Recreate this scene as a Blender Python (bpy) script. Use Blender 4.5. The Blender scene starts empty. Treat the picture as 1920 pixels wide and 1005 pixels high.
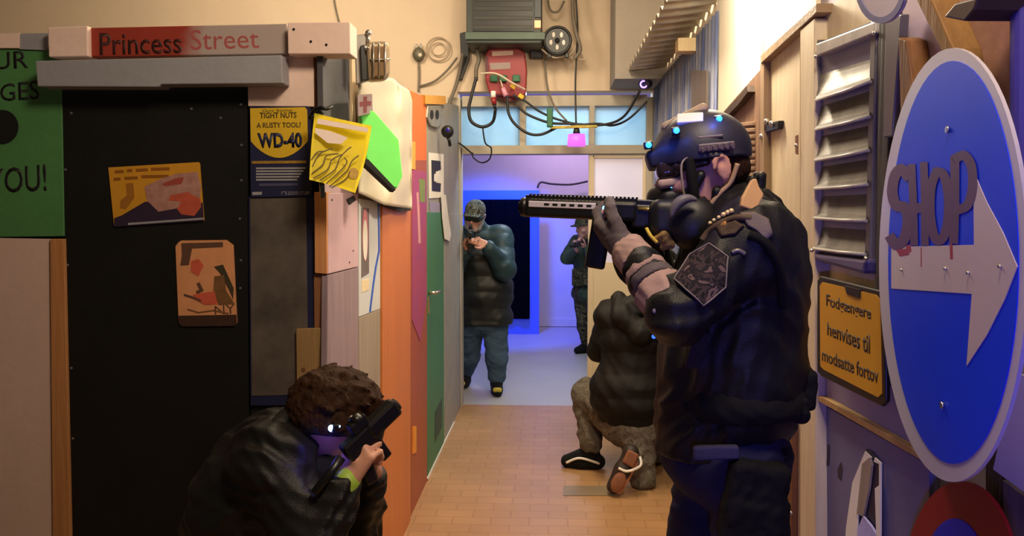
import bpy, bmesh, math, random
import numpy as np
from mathutils import Vector, Matrix
random.seed(7)
SC = bpy.context.scene
COL = SC.collection
PI = math.pi
# ------------------------------------------------------------------ camera, world, exposure, area lights
FPX = 1478.0
CAMLOC = Vector((0, 0, 1.6))
cam_d = bpy.data.cameras.new('camera')
cam_d.sensor_width = 36.0
cam_d.lens = 36.0 * FPX / 1920.0
cam_d.clip_start = 0.02
cam = bpy.data.objects.new('camera', cam_d)
cam.location = CAMLOC
cam.rotation_euler = (math.radians(90 - 3.95), 0, math.radians(2.71))
COL.objects.link(cam)
SC.camera = cam
CR = Matrix.Rotation(math.radians(2.71), 3, 'Z') @ Matrix.Rotation(math.radians(90 - 3.95), 3, 'X')
SC.view_settings.view_transform = 'Standard'
SC.view_settings.look = 'None'
SC.view_settings.gamma = 1.0
SC.view_settings.use_curve_mapping = False
SC.view_settings.exposure = 0.0
w = bpy.data.worlds.new('world')
SC.world = w
w.use_nodes = True
w.node_tree.nodes['Background'].inputs[0].default_value = (0.9, 0.75, 0.62, 1)
w.node_tree.nodes['Background'].inputs[1].default_value = 0.055


def light(name, kind, loc, energy, color, size=0.3, target=None, size_y=None, spot=None, blend=0.4):
    d = bpy.data.lights.new(name, kind)
    d.energy = energy
    d.color = color
    if kind == 'AREA':
        d.shape = 'RECTANGLE'
        d.size = size
        d.size_y = size_y or size
    else:
        d.shadow_soft_size = size
    if kind == 'SPOT':
        d.spot_size = math.radians(spot or 60)
        d.spot_blend = blend
    o = bpy.data.objects.new(name, d)
    o.location = loc
    if target is not None:
        v = Vector(target) - Vector(loc)
        o.rotation_euler = v.to_track_quat('-Z', 'Y').to_euler()
    COL.objects.link(o)
    return o


light('corridor_fill', 'AREA', (0.02, 4.3, 3.5), 62, (1.0, 0.82, 0.58), 0.5, (0.0, 4.5, 0), 1.2)  # unseen warm fill, added to lift the whole corridor
light('wall_lamp_right', 'POINT', (0.64, 3.22, 2.57), 58, (1.0, 0.86, 0.64), 0.07)
light('entrance_fill', 'AREA', (0.35, 0.9, 3.2), 42, (1.0, 0.80, 0.56), 0.5, (-0.7, 2.6, 1.4), 0.5)  # unseen warm fill added to brighten the hut front
light('back_wall_fill', 'AREA', (-1.7, 4.4, 3.6), 52, (1.0, 0.82, 0.60), 0.8, (-2.0, 6.4, 2.6), 0.6)  # unseen fill added to brighten the upper left of the end wall
light('blue_lamp_near', 'SPOT', (0.10, 0.05, 1.25), 44, (0.15, 0.14, 1.0), 0.06, (0.98, 1.60, 1.25), None, 66, 0.7)
light('far_room_cool', 'AREA', (0.05, 7.6, 2.95), 17, (0.80, 0.90, 1.0), 1.0, (0.05, 7.6, 0), 1.2)
light('far_room_purple', 'AREA', (0.3, 10.2, 2.9), 17, (0.80, 0.52, 1.0), 1.0, (0.3, 11.1, 1.0), 0.3)
light('doorway_cool', 'AREA', (0.1, 7.4, 2.7), 20, (0.72, 0.84, 1.0), 0.5, (0.0, 5.7, 0.0), 0.3)  # unseen cool fill added to tint the floor before the doorway
light('far_room_blue', 'SPOT', (-0.35, 9.5, 2.5), 420, (0.02, 0.08, 1.0), 0.10, (-0.75, 10.4, 1.0), None, 95, 0.5)
light('transom_cyan', 'AREA', (0.1, 6.95, 2.75), 7, (0.55, 0.92, 1.0), 1.6, (0.1, 6.5, 2.42), 0.3)

# ------------------------------------------------------------------ pixel -> place helpers


def ray(px, py):
    return (CR @ Vector(((px - 960) / FPX, -(py - 502.5) / FPX, -1.0)))


class Plane:
    def __init__(self, p, n):
        self.p = Vector(p)
        self.n = Vector(n).normalized()

    def hit(self, px, py, off=0.0):
        d = ray(px, py)
        t = ((self.p + self.n * off) - CAMLOC).dot(self.n) / d.dot(self.n)
        return CAMLOC + d * t


def At(px, py, Y):
    d = ray(px, py)
    return CAMLOC + d * (Y / d.y)


F = Plane((0, 2.60, 0), (0, -1, 0))
L = Plane((-0.75, 0, 0), (1, 0, 0))
E = Plane((0, 6.50, 0), (0, -1, 0))
RF = Plane((0.85, 0, 0), (-1, 0, 0))
_a = math.radians(3.87)
RN = Plane((0.85, 2.5, 0), (-math.cos(_a), -math.sin(_a), 0))

# ------------------------------------------------------------------ materials
MATS = {}


def lin(c):
    return tuple(((v / 255) / 12.92 if v / 255 <= 0.04045 else ((v / 255 + 0.055) / 1.055) ** 2.4) for v in c)


def M(name, col, rough=0.6, var=0.12, scale=6.0, bump=0.0, bscale=60.0, metal=0.0, emit=None, estr=0.0,
      col2=None, stretch=None, wood=False, spec=0.5, contrast=0.25):
    if name in MATS:
        return MATS[name]
    m = bpy.data.materials.new(name)
    m.use_nodes = True
    nt = m.node_tree
    b = nt.nodes['Principled BSDF']
    c = lin(col)
    b.inputs['Roughness'].default_value = rough
    b.inputs['Metallic'].default_value = metal
    b.inputs['Specular IOR Level'].default_value = spec
    tc = nt.nodes.new('ShaderNodeTexCoord')
    mp = nt.nodes.new('ShaderNodeMapping')
    nt.links.new(tc.outputs['Object'], mp.inputs[0])
    if stretch:
        mp.inputs['Scale'].default_value = stretch
    nz = nt.nodes.new('ShaderNodeTexNoise')
    nz.inputs['Scale'].default_value = scale
    nz.inputs['Detail'].default_value = 6
    nz.inputs['Roughness'].default_value = 0.62
    nt.links.new(mp.outputs[0], nz.inputs['Vector'])
    rp = nt.nodes.new('ShaderNodeValToRGB')
    rp.color_ramp.elements[0].position = 0.5 - contrast
    rp.color_ramp.elements[1].position = 0.5 + contrast
    c0 = tuple(v * (1 - var) for v in c) if col2 is None else lin(col2)
    c1 = tuple(min(1, v * (1 + var)) for v in c) if col2 is None else c
    rp.color_ramp.elements[0].color = (*c0, 1)
    rp.color_ramp.elements[1].color = (*c1, 1)
    nt.links.new(nz.outputs[0], rp.inputs[0])
    nt.links.new(rp.outputs[0], b.inputs['Base Color'])
    if bump > 0:
        n2 = nt.nodes.new('ShaderNodeTexNoise')
        n2.inputs['Scale'].default_value = bscale
        n2.inputs['Detail'].default_value = 4
        nt.links.new(mp.outputs[0], n2.inputs['Vector'])
        bp = nt.nodes.new('ShaderNodeBump')
        bp.inputs['Strength'].default_value = bump
        bp.inputs['Distance'].default_value = 0.01
        nt.links.new(n2.outputs[0], bp.inputs['Height'])
        nt.links.new(bp.outputs[0], b.inputs['Normal'])
    if emit is not None:
        b.inputs['Emission Color'].default_value = (*emit, 1)
        b.inputs['Emission Strength'].default_value = estr
    MATS[name] = m
    return m


def wood(name, col, col2, scale=3.0, rough=0.65, vertical=True):
    st = (9, 9, 0.6) if vertical else (0.6, 9, 9)
    return M(name, col, rough, 0.2, scale, 0.25, 8, col2=col2, stretch=st, contrast=0.3)


# ------------------------------------------------------------------ object helpers
ORI = {}


def link_mesh(name, me, mat, parent=None, smooth=False):
    """me has world coordinates; the object's origin goes to its base centre"""
    n = len(me.vertices)
    co = np.empty(n * 3)
    me.vertices.foreach_get('co', co)
    co = co.reshape(-1, 3)
    lo, hi = co.min(0), co.max(0)
    o0 = Vector(((lo[0] + hi[0]) / 2, (lo[1] + hi[1]) / 2, lo[2]))
    co -= np.array(o0)
    me.vertices.foreach_set('co', co.ravel())
    if smooth:
        me.polygons.foreach_set('use_smooth', [True] * len(me.polygons))
    me.update()
    o = bpy.data.objects.new(name, me)
    if mat is not None:
        if isinstance(mat, (list, tuple)):
            for x in mat:
                me.materials.append(x)
        else:
            me.materials.append(mat)
    COL.objects.link(o)
    ORI[o.name] = o0
    if parent is not None:
        o.parent = parent
        o.location = o0 - ORI[parent.name]
    else:
        o.location = o0
    return o


def tag(o, label=None, cat=None, group=None, kind=None):
    if label:
        o['label'] = label
    if cat:
        o['category'] = cat
    if group:
        o['group'] = group
    if kind:
        o['kind'] = kind
    return o


def empty(name, loc, label=None, cat=None, group=None, kind=None):
    o = bpy.data.objects.new(name, None)
    o.empty_display_size = 0.1
    o.location = loc
    COL.objects.link(o)
    ORI[o.name] = Vector(loc)
    return tag(o, label, cat, group, kind)


class MB:
    """collects shapes in world coordinates into one mesh"""

    def __init__(self):
        self.bm = bmesh.new()

    def _xf(self, verts, mtx):
        for v in verts:
            v.co = mtx @ v.co

    def box(self, c, size, R=None, bevel=0.0, seg=2):
        t = bmesh.new()
        bmesh.ops.create_cube(t, size=1.0)
        for v in t.verts:
            v.co = Vector((v.co.x * size[0], v.co.y * size[1], v.co.z * size[2]))
        if bevel > 0:
            bmesh.ops.bevel(t, geom=t.edges[:], offset=bevel, segments=seg, affect='EDGES', profile=0.5)
        R = R or Matrix.Identity(3)
        self._merge(t, lambda p: R @ p + Vector(c))
        return self

    def _merge(self, t, fn):
        mp = {}
        for v in t.verts:
            mp[v] = self.bm.verts.new(fn(v.co))
        for f in t.faces:
            try:
                nf = self.bm.faces.new([mp[v] for v in f.verts])
                nf.smooth = f.smooth
            except ValueError:
                pass
        t.free()

    def cyl(self, a, b, ra, rb=None, n=20, smooth=True):
        a, b = Vector(a), Vector(b)
        rb = ra if rb is None else rb
        z = (b - a).normalized()
        x = z.orthogonal().normalized()
        y = z.cross(x)
        A, B = [], []
        for i in range(n):
            t = 2 * PI * i / n
            d = x * math.cos(t) + y * math.sin(t)
            A.append(self.bm.verts.new(a + d * ra))
            B.append(self.bm.verts.new(b + d * rb))
        for i in range(n):
            f = self.bm.faces.new((A[i], A[(i + 1) % n], B[(i + 1) % n], B[i]))
            f.smooth = smooth
        self.bm.faces.new(A[::-1])
        self.bm.faces.new(B)
        return self

    def tube(self, pts, r, n=8, closed=False):
        pts = [Vector(p) for p in pts]
        m = len(pts)
        rings = []
        up = None
        for i, p in enumerate(pts):
            if closed:
                t = (pts[(i + 1) % m] - pts[i - 1]).normalized()
            else:
                t = (pts[min(i + 1, m - 1)] - pts[max(i - 1, 0)]).normalized()
            if up is None:
                up = t.orthogonal().normalized()
            else:
                up = (up - t * up.dot(t))
                up = up.normalized() if up.length > 1e-6 else t.orthogonal().normalized()
            s = t.cross(up)
            rr = r[i] if isinstance(r, (list, tuple)) else r
            rings.append([self.bm.verts.new(p + (up * math.cos(2 * PI * k / n) + s * math.sin(2 * PI * k / n)) * rr) for k in range(n)])
        for i in range(m if closed else m - 1):
            a, b = rings[i], rings[(i + 1) % m]
            for k in range(n):
                f = self.bm.faces.new((a[k], a[(k + 1) % n], b[(k + 1) % n], b[k]))
                f.smooth = True
        if not closed:
            self.bm.faces.new(rings[0][::-1])
            self.bm.faces.new(rings[-1])
        return self

    def sphere(self, c, r, R=None, seg=18):
        t = bmesh.new()
        bmesh.ops.create_uvsphere(t, u_segments=seg, v_segments=seg // 2 + 2, radius=1.0)
        for f in t.faces:
            f.smooth = True
        r = (r, r, r) if isinstance(r, (int, float)) else r
        R = R or Matrix.Identity(3)
        self._merge(t, lambda p: R @ Vector((p.x * r[0], p.y * r[1], p.z * r[2])) + Vector(c))
        return self

    def prism(self, pts, vec):
        """polygon of points swept along vec"""
        vec = Vector(vec)
        a = [self.bm.verts.new(Vector(p)) for p in pts]
        b = [self.bm.verts.new(Vector(p) + vec) for p in pts]
        n = len(pts)
        self.bm.faces.new(a)
        self.bm.faces.new(b[::-1])
        for i in range(n):
            self.bm.faces.new((a[i], b[i], b[(i + 1) % n], a[(i + 1) % n]))
        return self

    def build(self, name, mat, parent=None, bevel=0.0):
        bmesh.ops.recalc_face_normals(self.bm, faces=self.bm.faces[:])
        if bevel > 0:
            es = [e for e in self.bm.edges if len(e.link_faces) == 2 and e.calc_face_angle(0) > 0.6]
            bmesh.ops.bevel(self.bm, geom=es, offset=bevel, segments=2, affect='EDGES', profile=0.5)
        me = bpy.data.meshes.new(name)
        self.bm.to_mesh(me)
        self.bm.free()
        return link_mesh(name, me, mat, parent)


def slab(name, pts, plane, t, mat, off=0.0, parent=None, bevel=0.0, label=None, cat=None, group=None, kind=None):
    """board of thickness t whose face, off+t in front of the plane, has the outline pts"""
    P = [plane.hit(x, y, off + t) for x, y in pts]
    o = MB().prism(P, plane.n * -t).build(name, mat, parent, bevel)
    return tag(o, label, cat, group, kind)


def rect(x0, y0, x1, y1):
    return [(x0, y0), (x1, y0), (x1, y1), (x0, y1)]


def ellipse(cx, cy, rx, ry, n=28, a0=0, a1=360):
    return [(cx + rx * math.cos(math.radians(a0 + (a1 - a0) * i / n)), cy + ry * math.sin(math.radians(a0 + (a1 - a0) * i / n))) for i in range(n)]


def hull(pts):
    pts = sorted(set(pts))

    def half(ps):
        h = []
        for p in ps:
            while len(h) > 1 and (h[-1][0] - h[-2][0]) * (p[1] - h[-2][1]) - (h[-1][1] - h[-2][1]) * (p[0] - h[-2][0]) <= 0:
                h.pop()
            h.append(p)
        return h
    a, b = half(pts), half(pts[::-1])
    return a[:-1] + b[:-1]


def lettering(s, quad, plane, mat, parent, off, name='lettering', bold=0.0, depth=0.0005):
    """text fitted to a quad (top-left, top-right, bottom-right, bottom-left) on a board"""
    cu = bpy.data.curves.new('t', 'FONT')
    cu.body = s
    cu.resolution_u = 3
    cu.offset = bold
    cu.align_x = 'CENTER'
    o = bpy.data.objects.new('t', cu)
    COL.objects.link(o)
    dg = bpy.context.evaluated_depsgraph_get()
    dg.update()
    me = bpy.data.meshes.new_from_object(o.evaluated_get(dg))
    bpy.data.objects.remove(o)
    xs = [v.co.x for v in me.vertices]
    ys = [v.co.y for v in me.vertices]
    x0, x1, y0, y1 = min(xs), max(xs), min(ys), max(ys)
    bm = bmesh.new()
    bm.from_mesh(me)
    bpy.data.meshes.remove(me)
    for v in bm.verts:
        u = (v.co.x - x0) / (x1 - x0)
        t = (y1 - v.co.y) / (y1 - y0)
        a = Vector(quad[0]).lerp(Vector(quad[1]), u)
        b = Vector(quad[3]).lerp(Vector(quad[2]), u)
        q = a.lerp(b, t)
        v.co = plane.hit(q.x, q.y, off + depth)
    r = bmesh.ops.extrude_face_region(bm, geom=bm.faces[:])
    for g in r['geom']:
        if isinstance(g, bmesh.types.BMVert):
            g.co += plane.n * -depth
    bmesh.ops.recalc_face_normals(bm, faces=bm.faces[:])
    me = bpy.data.meshes.new(name)
    bm.to_mesh(me)
    bm.free()
    return link_mesh(name, me, mat, parent)


def stroke(pts, wpx, plane, off, mat, parent, name, depth=0.0012):
    """a flat painted stroke along a pixel polyline on a board"""
    mb = MB()
    for i in range(len(pts) - 1):
        a, b = Vector(pts[i]), Vector(pts[i + 1])
        d = (b - a).normalized()
        s = Vector((-d.y, d.x)) * wpx * 0.5
        e = d * wpx * 0.3
        q = [a - e + s, b + e + s, b + e - s, a - e - s]
        mb.prism([plane.hit(p.x, p.y, off + depth + i * 4e-6) for p in q], plane.n * -depth)
    return mb.build(name, mat, parent)


def spline(pts, n=10):
    P = [Vector(p) for p in pts]
    out = []
    for i in range(len(P) - 1):
        p0, p1, p2, p3 = P[max(i - 1, 0)], P[i], P[i + 1], P[min(i + 2, len(P) - 1)]
        for k in range(n):
            t = k / n
            out.append(0.5 * ((2 * p1) + (p2 - p0) * t + (2 * p0 - 5 * p1 + 4 * p2 - p3) * t * t + (3 * p1 - p0 - 3 * p2 + p3) * t ** 3))
    out.append(P[-1])
    return out


# ------------------------------------------------------------------ solid modelling for bodies and clothes
def V3(v):
    return np.array(v, dtype=np.float64)


class Blob:
    def __init__(self, k=0.02):
        self.k = k
        self.prims = []
        self.cuts = []

    def cap(self, a, b, ra, rb=None, k=None):
        self.prims.append(('cap', V3(a), V3(b), ra, ra if rb is None else rb, k or self.k))
        return self

    def chain(self, pts, rs, k=None):
        for i in range(len(pts) - 1):
            self.cap(pts[i], pts[i + 1], rs[i], rs[i + 1], k)
        return self

    def ell(self, c, r, R=None, k=None):
        R = np.eye(3) if R is None else np.array(R)
        self.prims.append(('ell', V3(c), V3(r), R, k or self.k))
        return self

    def box(self, c, half, R=None, rnd=0.01, k=None):
        R = np.eye(3) if R is None else np.array(R)
        self.prims.append(('box', V3(c), V3(half), R, rnd, k or self.k))
        return self

    def cut(self, p, n):
        n = V3(n)
        self.cuts.append((V3(p), n / np.linalg.norm(n)))
        return self

    def add(self, other):
        self.prims += other.prims
        return self

    def bounds(self, p):
        if p[0] == 'cap':
            r = max(p[3], p[4])
            return np.minimum(p[1], p[2]) - r, np.maximum(p[1], p[2]) + r
        r = np.linalg.norm(p[2]) if p[0] == 'box' else np.sqrt(((p[3] * p[2]) ** 2).sum(1))
        return p[1] - r, p[1] + r

    def mesh(self, h, fold=0.0, fscale=14.0, fdir=(1, 1, 1), quilt=None, seed=1):
        bs = [self.bounds(p) for p in self.prims]
        lo = np.min([b[0] for b in bs], 0) - 4 * h
        hi = np.max([b[1] for b in bs], 0) + 4 * h
        n = np.ceil((hi - lo) / h).astype(int) + 1
        f = np.full(n, 1.0)
        ax = [lo[i] + h * np.arange(n[i]) for i in range(3)]
        for p, b in zip(self.prims, bs):
            k = p[-1]
            m = 4 * h + k
            i0 = np.maximum(0, np.floor((b[0] - m - lo) / h).astype(int))
            i1 = np.minimum(n, np.ceil((b[1] + m - lo) / h).astype(int) + 1)
            X, Y, Z = np.meshgrid(*[ax[i][i0[i]:i1[i]] for i in range(3)], indexing='ij')
            if p[0] == 'cap':
                a, ba = p[1], p[2] - p[1]
                t = ((X - a[0]) * ba[0] + (Y - a[1]) * ba[1] + (Z - a[2]) * ba[2]) / max(1e-12, ba @ ba)
                t = np.clip(t, 0, 1)
                d = np.sqrt((X - a[0] - t * ba[0]) ** 2 + (Y - a[1] - t * ba[1]) ** 2 + (Z - a[2] - t * ba[2]) ** 2) - (p[3] + (p[4] - p[3]) * t)
            else:
                q = np.stack([X - p[1][0], Y - p[1][1], Z - p[1][2]], -1) @ p[3]
                if p[0] == 'ell':
                    k0 = np.sqrt(((q / p[2]) ** 2).sum(-1))
                    k1 = np.sqrt(((q / p[2] ** 2) ** 2).sum(-1)) + 1e-9
                    d = k0 * (k0 - 1) / k1
                else:
                    qq = np.abs(q) - (p[2] - p[4])
                    d = np.sqrt((np.maximum(qq, 0) ** 2).sum(-1)) + np.minimum(qq.max(-1), 0) - p[4]
            s = tuple(slice(i0[i], i1[i]) for i in range(3))
            A = f[s]
            hh = np.clip(0.5 + 0.5 * (d - A) / k, 0, 1)
            f[s] = d * (1 - hh) + A * hh - k * hh * (1 - hh)
        if fold > 0 or quilt:
            idx = np.nonzero(np.abs(f) < 0.05)
            P = np.stack([ax[i][idx[i]] for i in range(3)], -1)
            rs = np.random.RandomState(seed)
            g = np.zeros(len(P))
            if fold > 0:
                Q = P * np.array(fdir)
                wp = Q + 0.035 * np.sin(Q[:, [1, 2, 0]] * fscale * 0.8 + 1.3)
                for j in range(7):
                    d = rs.normal(size=3)
                    d /= np.linalg.norm(d)
                    s = fscale * (0.7 + 2.2 * rs.rand())
                    g += (1 - np.abs(np.sin(wp @ d * s + rs.rand() * 6))) / (1 + s / fscale * 0.5)
                g = (g - g.mean()) * fold * 0.7
            if quilt:
                g += quilt[1] * np.abs(np.sin(P[:, 2] * PI / quilt[0] + 0.35 * np.sin(P[:, 0] * 9 + P[:, 1] * 7)))
            f[idx] -= g
        if self.cuts:
            X, Y, Z = np.meshgrid(*ax, indexing='ij')
            for p, nn in self.cuts:
                f = np.maximum(f, (X - p[0]) * nn[0] + (Y - p[1]) * nn[1] + (Z - p[2]) * nn[2])
        f[0], f[-1], f[:, 0], f[:, -1], f[:, :, 0], f[:, :, -1] = 1, 1, 1, 1, 1, 1
        return nets(f, lo, h)

    def build(self, name, mat, parent=None, h=0.006, **kw):
        v, q = self.mesh(h, **kw)
        me = bpy.data.meshes.new(name)
        me.vertices.add(len(v))
        me.vertices.foreach_set('co', v.ravel())
        me.loops.add(len(q) * 4)
        me.loops.foreach_set('vertex_index', q.ravel().astype(np.int32))
        me.polygons.add(len(q))
        me.polygons.foreach_set('loop_start', np.arange(0, len(q) * 4, 4, dtype=np.int32))
        me.update(calc_edges=True)
        me.validate()
        return link_mesh(name, me, mat, parent, smooth=True)


def nets(f, lo, h):
    s = f < 0
    c = np.zeros(tuple(np.array(f.shape) - 1), dtype=np.int8)
    for i in (0, 1):
        for j in (0, 1):
            for k in (0, 1):
                c += s[i:f.shape[0] - 1 + i, j:f.shape[1] - 1 + j, k:f.shape[2] - 1 + k]
    act = np.argwhere((c > 0) & (c < 8))
    ident = np.full(c.shape, -1, dtype=np.int64)
    ident[tuple(act.T)] = np.arange(len(act))
    acc = np.zeros((len(act), 3))
    cnt = np.zeros(len(act))
    corners = [(i, j, k) for i in (0, 1) for j in (0, 1) for k in (0, 1)]
    for a in corners:
        for axis in range(3):
            if a[axis]:
                continue
            b = list(a)
            b[axis] = 1
            fa = f[tuple((act + np.array(a)).T)]
            fb = f[tuple((act + np.array(b)).T)]
            m = (fa < 0) != (fb < 0)
            t = np.where(m, fa / np.where(m, fa - fb, 1), 0)
            pt = np.repeat(np.array([a], dtype=float), len(act), 0)
            pt[:, axis] = t
            acc += pt * m[:, None]
            cnt += m
    v = lo + h * (act + acc / np.maximum(cnt, 1)[:, None])
    quads = []
    for axis in range(3):
        u, w_ = (axis + 1) % 3, (axis + 2) % 3
        sl0 = [slice(None)] * 3
        sl1 = [slice(None)] * 3
        sl0[axis] = slice(0, -1)
        sl1[axis] = slice(1, None)
        A, B = s[tuple(sl0)], s[tuple(sl1)]
        e = np.argwhere(A != B)
        e = e[(e[:, u] > 0) & (e[:, w_] > 0) & (e[:, u] < f.shape[u] - 1) & (e[:, w_] < f.shape[w_] - 1)]
        inside = A[tuple(e.T)]
        du = np.zeros(3, int)
        dw = np.zeros(3, int)
        du[u] = 1
        dw[w_] = 1
        q = np.stack([ident[tuple(x.T)] for x in (e - du - dw, e - dw, e, e - du)], -1)
        q[~inside] = q[~inside][:, ::-1]
        quads.append(q)
    q = np.concatenate(quads)
    q = q[(q >= 0).all(1)]
    return v, q


def frame(fwd, up):
    """columns: left, back-to-front, up"""
    f = Vector(fwd).normalized()
    l = Vector(up).cross(f).normalized()
    u = f.cross(l).normalized()
    return Matrix((l, f, u)).transposed()


def head_on(b, c, fwd, up, s=1.0, ears=True, ear_y=-0.012, eo=0.0):
    """skull, jaw, nose, brow, lips, ears of a head centred at eye level"""
    R = frame(fwd, up)
    T = lambda x, y, z: Vector(c) + R @ Vector((x, y, z)) * s
    b.ell(T(0, -0.012, 0.025), (0.076 * s, 0.097 * s, 0.098 * s), R, 0.02)
    b.ell(T(0, 0.02, -0.045), (0.062 * s, 0.072 * s, 0.075 * s), R, 0.03)
    b.cap(T(-0.02, 0.068, -0.098), T(0.02, 0.068, -0.098), 0.020 * s, k=0.03)
    b.cap(T(0, 0.088, 0.008), T(0, 0.112, -0.032), 0.008 * s, 0.014 * s, 0.012)
    for sx in (-1, 1):
        b.cap(T(0.008 * sx, 0.090, 0.022), T(0.045 * sx, 0.078, 0.022), 0.009 * s, k=0.012)
        b.ell(T(0.031 * sx, 0.080, 0.000), (0.013 * s, 0.010 * s, 0.010 * s), R, 0.004)
        b.ell(T(0.045 * sx, 0.060, -0.035), (0.022 * s, 0.022 * s, 0.02 * s), R, 0.02)
        b.cap(T(0.004 * sx, 0.094, -0.062), T(0.02 * sx, 0.087, -0.063), 0.0065 * s, 0.004 * s, 0.006)
        b.cap(T(0.004 * sx, 0.092, -0.073), T(0.018 * sx, 0.086, -0.072), 0.0075 * s, 0.004 * s, 0.006)
        if ears:
            e = T((0.078 + eo) * sx, ear_y, -0.01)
            if eo:
                b.cap(T(0.07 * sx, ear_y, -0.012), T((0.076 + eo) * sx, ear_y - 0.004, -0.012), 0.016 * s, 0.013 * s, 0.01)
            pts = [e + R @ Vector((0.010 * sx * math.sin(t * 0.5) + 0.004 * sx, -0.017 * math.cos(t), 0.030 * math.sin(t))) * s for t in [i * 0.5 - 1.4 for i in range(10)]]
            b.chain(pts, [0.0055 * s] * 10, 0.006)
            b.ell(e + R @ Vector((0.003 * sx, -0.002, 0)) * s, (0.006 * s, 0.015 * s, 0.026 * s), R, 0.006)
    return T, R


def hand_on(b, wrist, d, n, side, curl=(50, 60, 35), s=1.0, thumb_curl=25, r=1.0, spread=0.0, thumb_out=0.75):
    """palm, four fingers and a thumb; d: wrist to knuckles, n: the way the palm faces, side: +1/-1 picks the thumb side"""
    d = Vector(d).normalized()
    n = Vector(n)
    n = (n - d * n.dot(d)).normalized()
    t = d.cross(n) * side
    w0 = Vector(wrist)
    offs = [0.030, 0.010, -0.010, -0.029]
    kn = [0.088, 0.092, 0.088, 0.080]
    ln = [(0.042, 0.026, 0.020), (0.046, 0.029, 0.021), (0.043, 0.027, 0.020), (0.034, 0.021, 0.018)]
    rad = [0.0098, 0.0100, 0.0095, 0.0084]
    for i in range(4):
        k = w0 + (d * kn[i] + t * offs[i]) * s
        b.cap(w0 + t * offs[i] * 0.55 * s + d * 0.01 * s, k, 0.0150 * s * r, 0.0122 * s * r, 0.012)
        ang = 0.0
        p = k
        dd = (d + t * offs[i] * spread).normalized()
        for j in range(3):
            ang += math.radians(curl[j] * (1 + 0.06 * (i - 1)))
            q = p + (dd * math.cos(ang) + n * math.sin(ang)) * ln[i][j] * s
            b.cap(p, q, rad[i] * s * r * (1 - 0.08 * j), rad[i] * s * r * (1 - 0.08 * (j + 1)), 0.004)
            p = q
    p0 = w0 + (d * 0.020 + t * 0.022 + n * 0.006) * s
    td = (d * 0.75 + t * thumb_out + n * 0.35).normalized()
    p1 = p0 + td * 0.042 * s
    td2 = (d * 0.9 + t * (thumb_out - 0.45) + n * math.tan(math.radians(thumb_curl))).normalized()
    p2 = p1 + td2 * 0.034 * s
    td3 = (d * 0.8 + t * (thumb_out - 0.85) + n * math.tan(math.radians(thumb_curl)) * 1.3).normalized()
    p3 = p2 + td3 * 0.028 * s
    b.cap(p0, p1, 0.016 * s * r, 0.0125 * s * r, 0.012)
    b.cap(p1, p2, 0.0120 * s * r, 0.0110 * s * r, 0.004)
    b.cap(p2, p3, 0.0110 * s * r, 0.0090 * s * r, 0.004)
    return b


def torso_on(b, J, sx=1.0, sd=1.0, k=0.05, pel=True):
    lat = (J['shl'] - J['shr']).normalized()
    up = (J['chest'] - J['pelvis']).normalized()
    fw = lat.cross(up).normalized()
    R = Matrix((lat, fw, lat.cross(fw) * -1 if (lat.cross(fw)).dot(up) < 0 else lat.cross(fw))).transposed()
    b.ell(J['chest'], (0.165 * sx, 0.118 * sd, 0.19), R, k)
    b.ell(J['chest'].lerp(J['pelvis'], 0.5), (0.150 * sx, 0.110 * sd, 0.18), R, k)
    if pel:
        b.ell(J['pelvis'], (0.165 * sx, 0.120 * sd, 0.13), R, k)
    b.cap(J['shl'].lerp(J['shr'], 0.1), J['shr'].lerp(J['shl'], 0.1), 0.062 * sd, k=k)
    return R


def limbs_on(b, J, r=1.0, ra=0.0, rl=0.0, arms=True, legs=True, k=0.03):
    if arms:
        for s in 'lr':
            b.cap(J['sh' + s], J['el' + s], 0.052 * r + ra, 0.040 * r + ra, k)
            b.cap(J['el' + s], J['wr' + s], 0.041 * r + ra, 0.028 * r + ra, k)
    if legs:
        for s in 'lr':
            b.cap(J['hip' + s], J['kn' + s], 0.088 * r + rl, 0.058 * r + rl, k)
            b.cap(J['kn' + s], J['an' + s], 0.056 * r + rl, 0.038 * r + rl, k)
            m = J['kn' + s].lerp(J['an' + s], 0.3)
            b.ell(m, (0.058 * r + rl,) * 2 + (0.09,), None, k)
    return b


def shoe_on(b, an, toe, floor_z, r=0.042, k=0.02):
    d = (Vector(toe) - Vector(an))
    d.z = 0
    d.normalize()
    a = Vector((an.x, an.y, floor_z + r)) - d * 0.045
    t = Vector((toe.x, toe.y, floor_z + r * 0.75))
    b.cap(a, a.lerp(t, 0.55), r, r * 1.05, k)
    b.cap(a.lerp(t, 0.5), t, r * 1.02, r * 0.75, k)
    b.cap(a + d * 0.03, Vector(an), r * 0.95, r * 0.95, k)
    b.cap(Vector(an), t + Vector((0, 0, 0.012)), r * 0.95, r * 0.72, k)
    return b


# ------------------------------------------------------------------ palette
beige = M('beige plaster', (206, 186, 160), 0.85, 0.06, 1.6, 0.12, 40)
white_far = M('far white plaster', (214, 208, 208), 0.85, 0.05, 1.5, 0.1, 40)
concrete = M('grey concrete', (142, 134, 124), 0.85, 0.10, 3, 0.15, 50)
black_board = M('black painted board', (20, 19, 18), 0.62, 0.35, 5, 0.1, 40, spec=0.3)
green_board = M('green painted board', (74, 128, 74), 0.65, 0.14, 4, 0.1, 40)
black_paint = M('black marker paint', (14, 14, 14), 0.6, 0.2, 20)
lilac_board = M('pale lilac board', (186, 160, 166), 0.7, 0.08, 4, 0.1, 40)
white_board = M('dirty white door board', (206, 178, 168), 0.7, 0.10, 2, 0.08, 40)
pink_wood = M('pink washed timber', (236, 208, 196), 0.7, 0.07, 5, 0.15, 30)
grey_paint = M('blue grey painted timber', (150, 150, 158), 0.65, 0.10, 5, 0.15, 30)
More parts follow.
